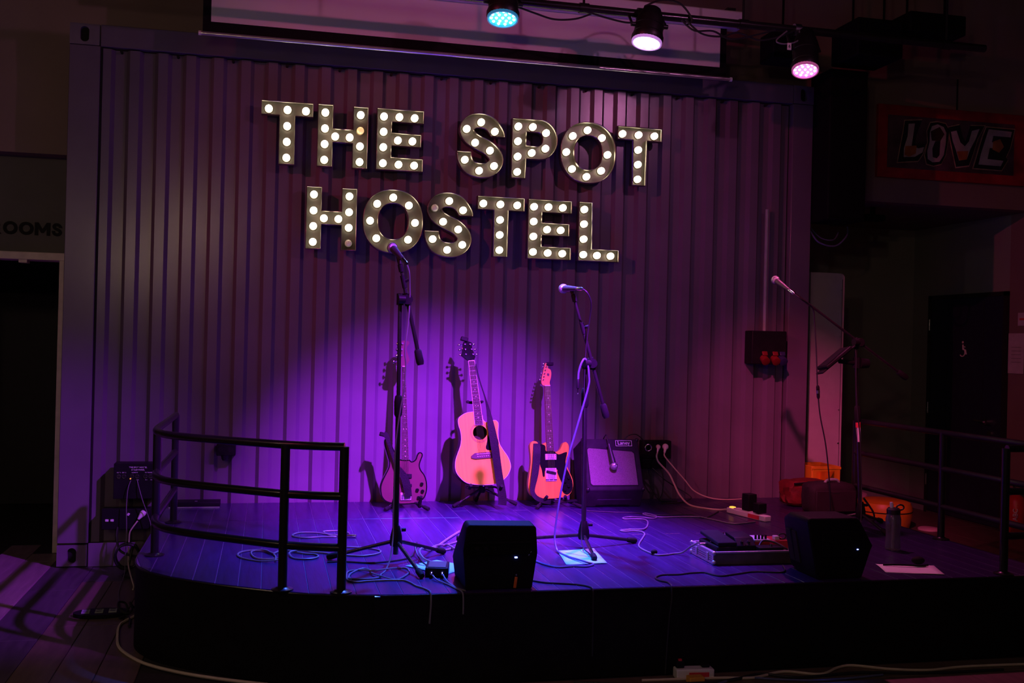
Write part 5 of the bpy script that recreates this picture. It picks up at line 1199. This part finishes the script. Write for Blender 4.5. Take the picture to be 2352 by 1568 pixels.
cable('signal_cable','grey_cable',[(.784,-2.272,.405),(.79,-2.33,.392),(.800,-2.40,.389),(.815,-2.47,.389),(.84,-2.515,.389)],.0035,'grey lead from the small black box to the floor monitor')
cable('instrument_cable','blue_cable',[(1.560,-1.70,1.262),(1.562,-1.70,1.30),(1.575,-1.70,1.345),(1.597,-1.69,1.368),(1.612,-1.695,1.33),(1.617,-1.70,1.28),(1.614,-1.70,1.218),(1.559,-1.70,1.014),(1.516,-1.70,.857),(1.485,-1.70,.699),(1.465,-1.70,.565),(1.452,-1.71,.46),(1.452,-1.75,.405)]+flat([(1.456,-1.80,.004),(1.47,-1.90,.004),(1.495,-1.98,.006),(1.523,-2.054,.006),(1.547,-2.067),(1.496,-2.113),(1.437,-2.096),(1.361,-2.108),(1.317,-2.051),(1.29,-1.963),(1.271,-1.873)],.005),.005,'blue instrument cable slung over the boom stand and trailing to the floor')
t = thing('jack_plug','black jack plug dangling from the slung blue cable','plug',(1.5595,-1.70,1.195))
MB().lathe((0,0,.066),(0,0,-1),[(0,.004),(.006,.008),(.045,.008),(.047,.0035),(.07,.003)],12).build('plug_shell','black_plastic',t); MB().sphere((0,0,-.006),.0042,10,7).build('plug_tip','chrome',t)
cable('microphone_cable','black_cable',[(1.549,-1.780,1.722),(1.570,-1.795,1.70),(1.598,-1.77,1.65),(1.606,-1.72,1.56),(1.602,-1.685,1.42),(1.600,-1.68,1.24),(1.605,-1.675,1.1),(1.608,-1.67,.85),(1.61,-1.672,.60),(1.60,-1.69,.46),(1.59,-1.76,.41),(1.60,-1.85,.392)],.0035,'black microphone cable running down the boom stand before the amplifier')
cable('instrument_cable','grey_cable',[(2.155,-1.96,.455),(2.13,-1.952,.458),(2.10,-1.94,.44),(2.075,-1.89,.40)]+flat([(2.03,-1.87),(1.99,-1.888),(1.944,-1.892),(1.923,-1.829),(1.918,-1.707),(1.945,-1.608),(2.025,-1.445),(2.082,-1.325),(2.092,-1.254),(2.057,-1.222),(1.998,-1.231),(1.983,-1.2),(2.045,-1.176),(2.105,-1.211,.006),(2.173,-1.112),(2.243,-.945),(2.255,-.853),(2.2,-.825),(2.14,-.827),(2.142,-.787),(2.202,-.751),(2.263,-.814,.006),(2.319,-.825),(2.367,-.775),(2.374,-.713),(2.349,-.633),(2.318,-.662),(2.341,-.734),(2.395,-.784),(2.521,-.774),(2.636,-.793),(2.686,-.89),(2.741,-1.037),(2.834,-1.028),(2.923,-.985)],.0045),.0045,'grey cable winding from the silver pedal case towards the amplifier')
single(MB().sphere((1.935,-1.86,S+.014),.015,10,7,(1.2,.9,.9)),'cable_tie','black_rubber','black velcro tie round the grey cable near the silver case','cable tie')
cable('signal_cable','black_cable',flat([(2.47,-2.20),(2.40,-2.337),(2.27,-2.312),(2.158,-2.348),(2.075,-2.378),(2.04,-2.354),(2.016,-2.302),(1.946,-2.303),(1.882,-2.325),(1.8,-2.325),(1.756,-2.359),(1.74,-2.395),(1.746,-2.442),(1.766,-2.47),(1.763,-2.515)],.004)+[(1.758,-2.54,.382),(1.755,-2.55,.33),(1.745,-2.552,.25),(1.735,-2.555,.10),(1.73,-2.56,.01)],.004,'dark cable from the wedge monitor hanging over the stage front')
cable('signal_cable','black_cable',flat([(1.165,-2.36),(1.217,-2.41),(1.311,-2.445),(1.364,-2.475),(1.39,-2.515)],.004)+[(1.395,-2.54,.382),(1.395,-2.55,.33),(1.395,-2.556,.1)],.004,'dark cable from the floor monitor dropping over the stage front')
cable('signal_cable','black_cable',flat([(2.859,-.589),(2.661,-.823),(2.62,-.70),(2.467,-.70),(2.361,-.68),(2.286,-.60),(2.144,-.56),(2.0,-.50)],.0035),.0035,'thin black cable crossing the stage in front of the amplifier')
cable('microphone_cable','black_cable',[(2.950,-1.356,1.761),(2.985,-1.365,1.735),(3.06,-1.32,1.71),(3.115,-1.28,1.675),(3.135,-1.26,1.60),(3.155,-1.25,1.45),(3.163,-1.25,1.32),(3.170,-1.25,1.22),(3.19,-1.25,1.06),(3.232,-1.25,.88),(3.262,-1.25,.66),(3.28,-1.24,.48),(3.30,-1.22,.391),(3.40,-1.30,.389)],.004,'black microphone cable hanging free from the long boom')
t = thing('cable_connector','black inline connector on the cable hanging from the long boom','connector',(3.167,-1.25,1.16)); MB().lathe((.003,0,.075),(.08,0,-1),[(0,.006),(.01,.010),(.035,.010),(.037,.0085),(.07,.0095),(.08,.006)],12).build('connector_shell','black_plastic',t); MB().lathe((.0055,0,.045),(.08,0,-1),[(0,.0102),(.018,.0102)],12).build('metal_band','grey_metal',t)
cable('microphone_cable','black_cable',[(3.41,-1.25,1.455),(3.415,-1.255,1.40),(3.42,-1.255,1.24),(3.44,-1.25,1.05),(3.46,-1.248,.90),(3.475,-1.25,.60),(3.44,-1.30,.40),(3.36,-1.36,.389)],.0035,'black cable running down the pole of the long boom stand')

# ---- things on the hall floor
t = thing('cable_reel_plate','black oval power box with pale sockets lying on the hall floor','power box',(-.79,-1.185,0),(0,0,.06))
MB().prism([superell(0,0,.135,.075,2.0,36)],0,.02).build('plate_body','black_plastic',t); t.children[0].rotation_euler = (math.radians(90),0,0)
for x in (-.075,-.01,.055):
    o = MB().box((x-.02,-.034,.019),(x+.02,.034,.025)).build('pale_square','duct_grey',t,.002)
    for k in (-1,1): MB().box((x-.012,-.002+k*.016,.024),(x+.012,.002+k*.016,.0265)).build('print_line','black_plastic',o)
cable('floor_cable','black_cable',[(-.66,-1.19,.02),(-.68,-1.15,.05),(-.71,-1.17,.06),(-.70,-1.22,.04),(-.66,-1.24,.02),(-.64,-1.20,.03),(-.66,-1.14,.05),(-.64,-1.10,.012),(-.62,-1.0,.007)],.006,'tangled black cable at the end of the oval power box')
cable('floor_cable','black_cable',[(-.69,-1.29,.008),(-.66,-1.25,.008),(-.635,-1.33,.008),(-.625,-1.45,.008)],.006,'short black cable beside the stage corner on the hall floor')
cable('floor_cable','cream_cable',[(-.61,-1.22,.007),(-.655,-1.34,.007),(-.672,-1.43,.007),(-.655,-1.62,.007),(-.625,-1.80,.007),(-.56,-1.95,.007),(-.47,-2.085,.007),(-.33,-2.215,.007),(-.167,-2.325,.007),(.05,-2.44,.007),(.3,-2.54,.007),(.6,-2.575,.007)],.007,'cream cable following the foot of the stage front corner')
cable('floor_cable','cream_cable',[(1.6,-2.62,.007),(1.95,-2.64,.007),(2.1,-2.66,.007),(2.275,-2.60,.007),(2.42,-2.66,.007),(2.55,-2.585,.007),(2.64,-2.565,.007),(2.78,-2.64,.007),(2.95,-2.68,.007),(3.15,-2.66,.007),(3.45,-2.67,.007),(3.8,-2.70,.007)],.006,'cream cable snaking along the foot of the stage front')
cable('floor_cable','black_cable',[(1.3,-2.60,.008),(1.5,-2.66,.008),(1.75,-2.69,.008),(1.98,-2.68,.008),(2.15,-2.62,.008),(2.3,-2.69,.008),(2.6,-2.67,.008),(2.9,-2.72,.008),(3.3,-2.73,.008)],.006,'black cable snaking along the foot of the stage front')
cable('floor_cable','blue_cable',[(1.9,-2.72,.007),(2.05,-2.65,.007),(2.2,-2.70,.007),(2.4,-2.74,.007),(2.7,-2.71,.007)],.005,'blue cable lying among the cables at the stage foot')
t = thing('power_strip','white power strip with red label on the hall floor at the stage foot','power strip',(1.845,-2.60,0),(0,0,-.08))
MB().box((-.085,-.03,0),(.085,.03,.045)).build('body','white_plastic',t,.006)
MB().box((-.03,-.032,.008),(.06,-.029,.032)).build('red_label','red_label',t)
MB().box((-.08,-.01,.045),(-.045,.02,.075)).build('black_plug','black_plastic',t,.004); MB().box((-.07,-.004,.075),(-.055,.008,.083)).build('red_switch','red_plastic',t)
MB().box((.035,-.01,.045),(.07,.02,.06)).build('black_plug','black_plastic',t,.004)
single(MB().box((1.79,-2.69,0),(1.86,-2.645,.03)),'yellow_connector','yellow_vinyl','yellow cable connector lying before the floor power strip','connector',bevel=.004)
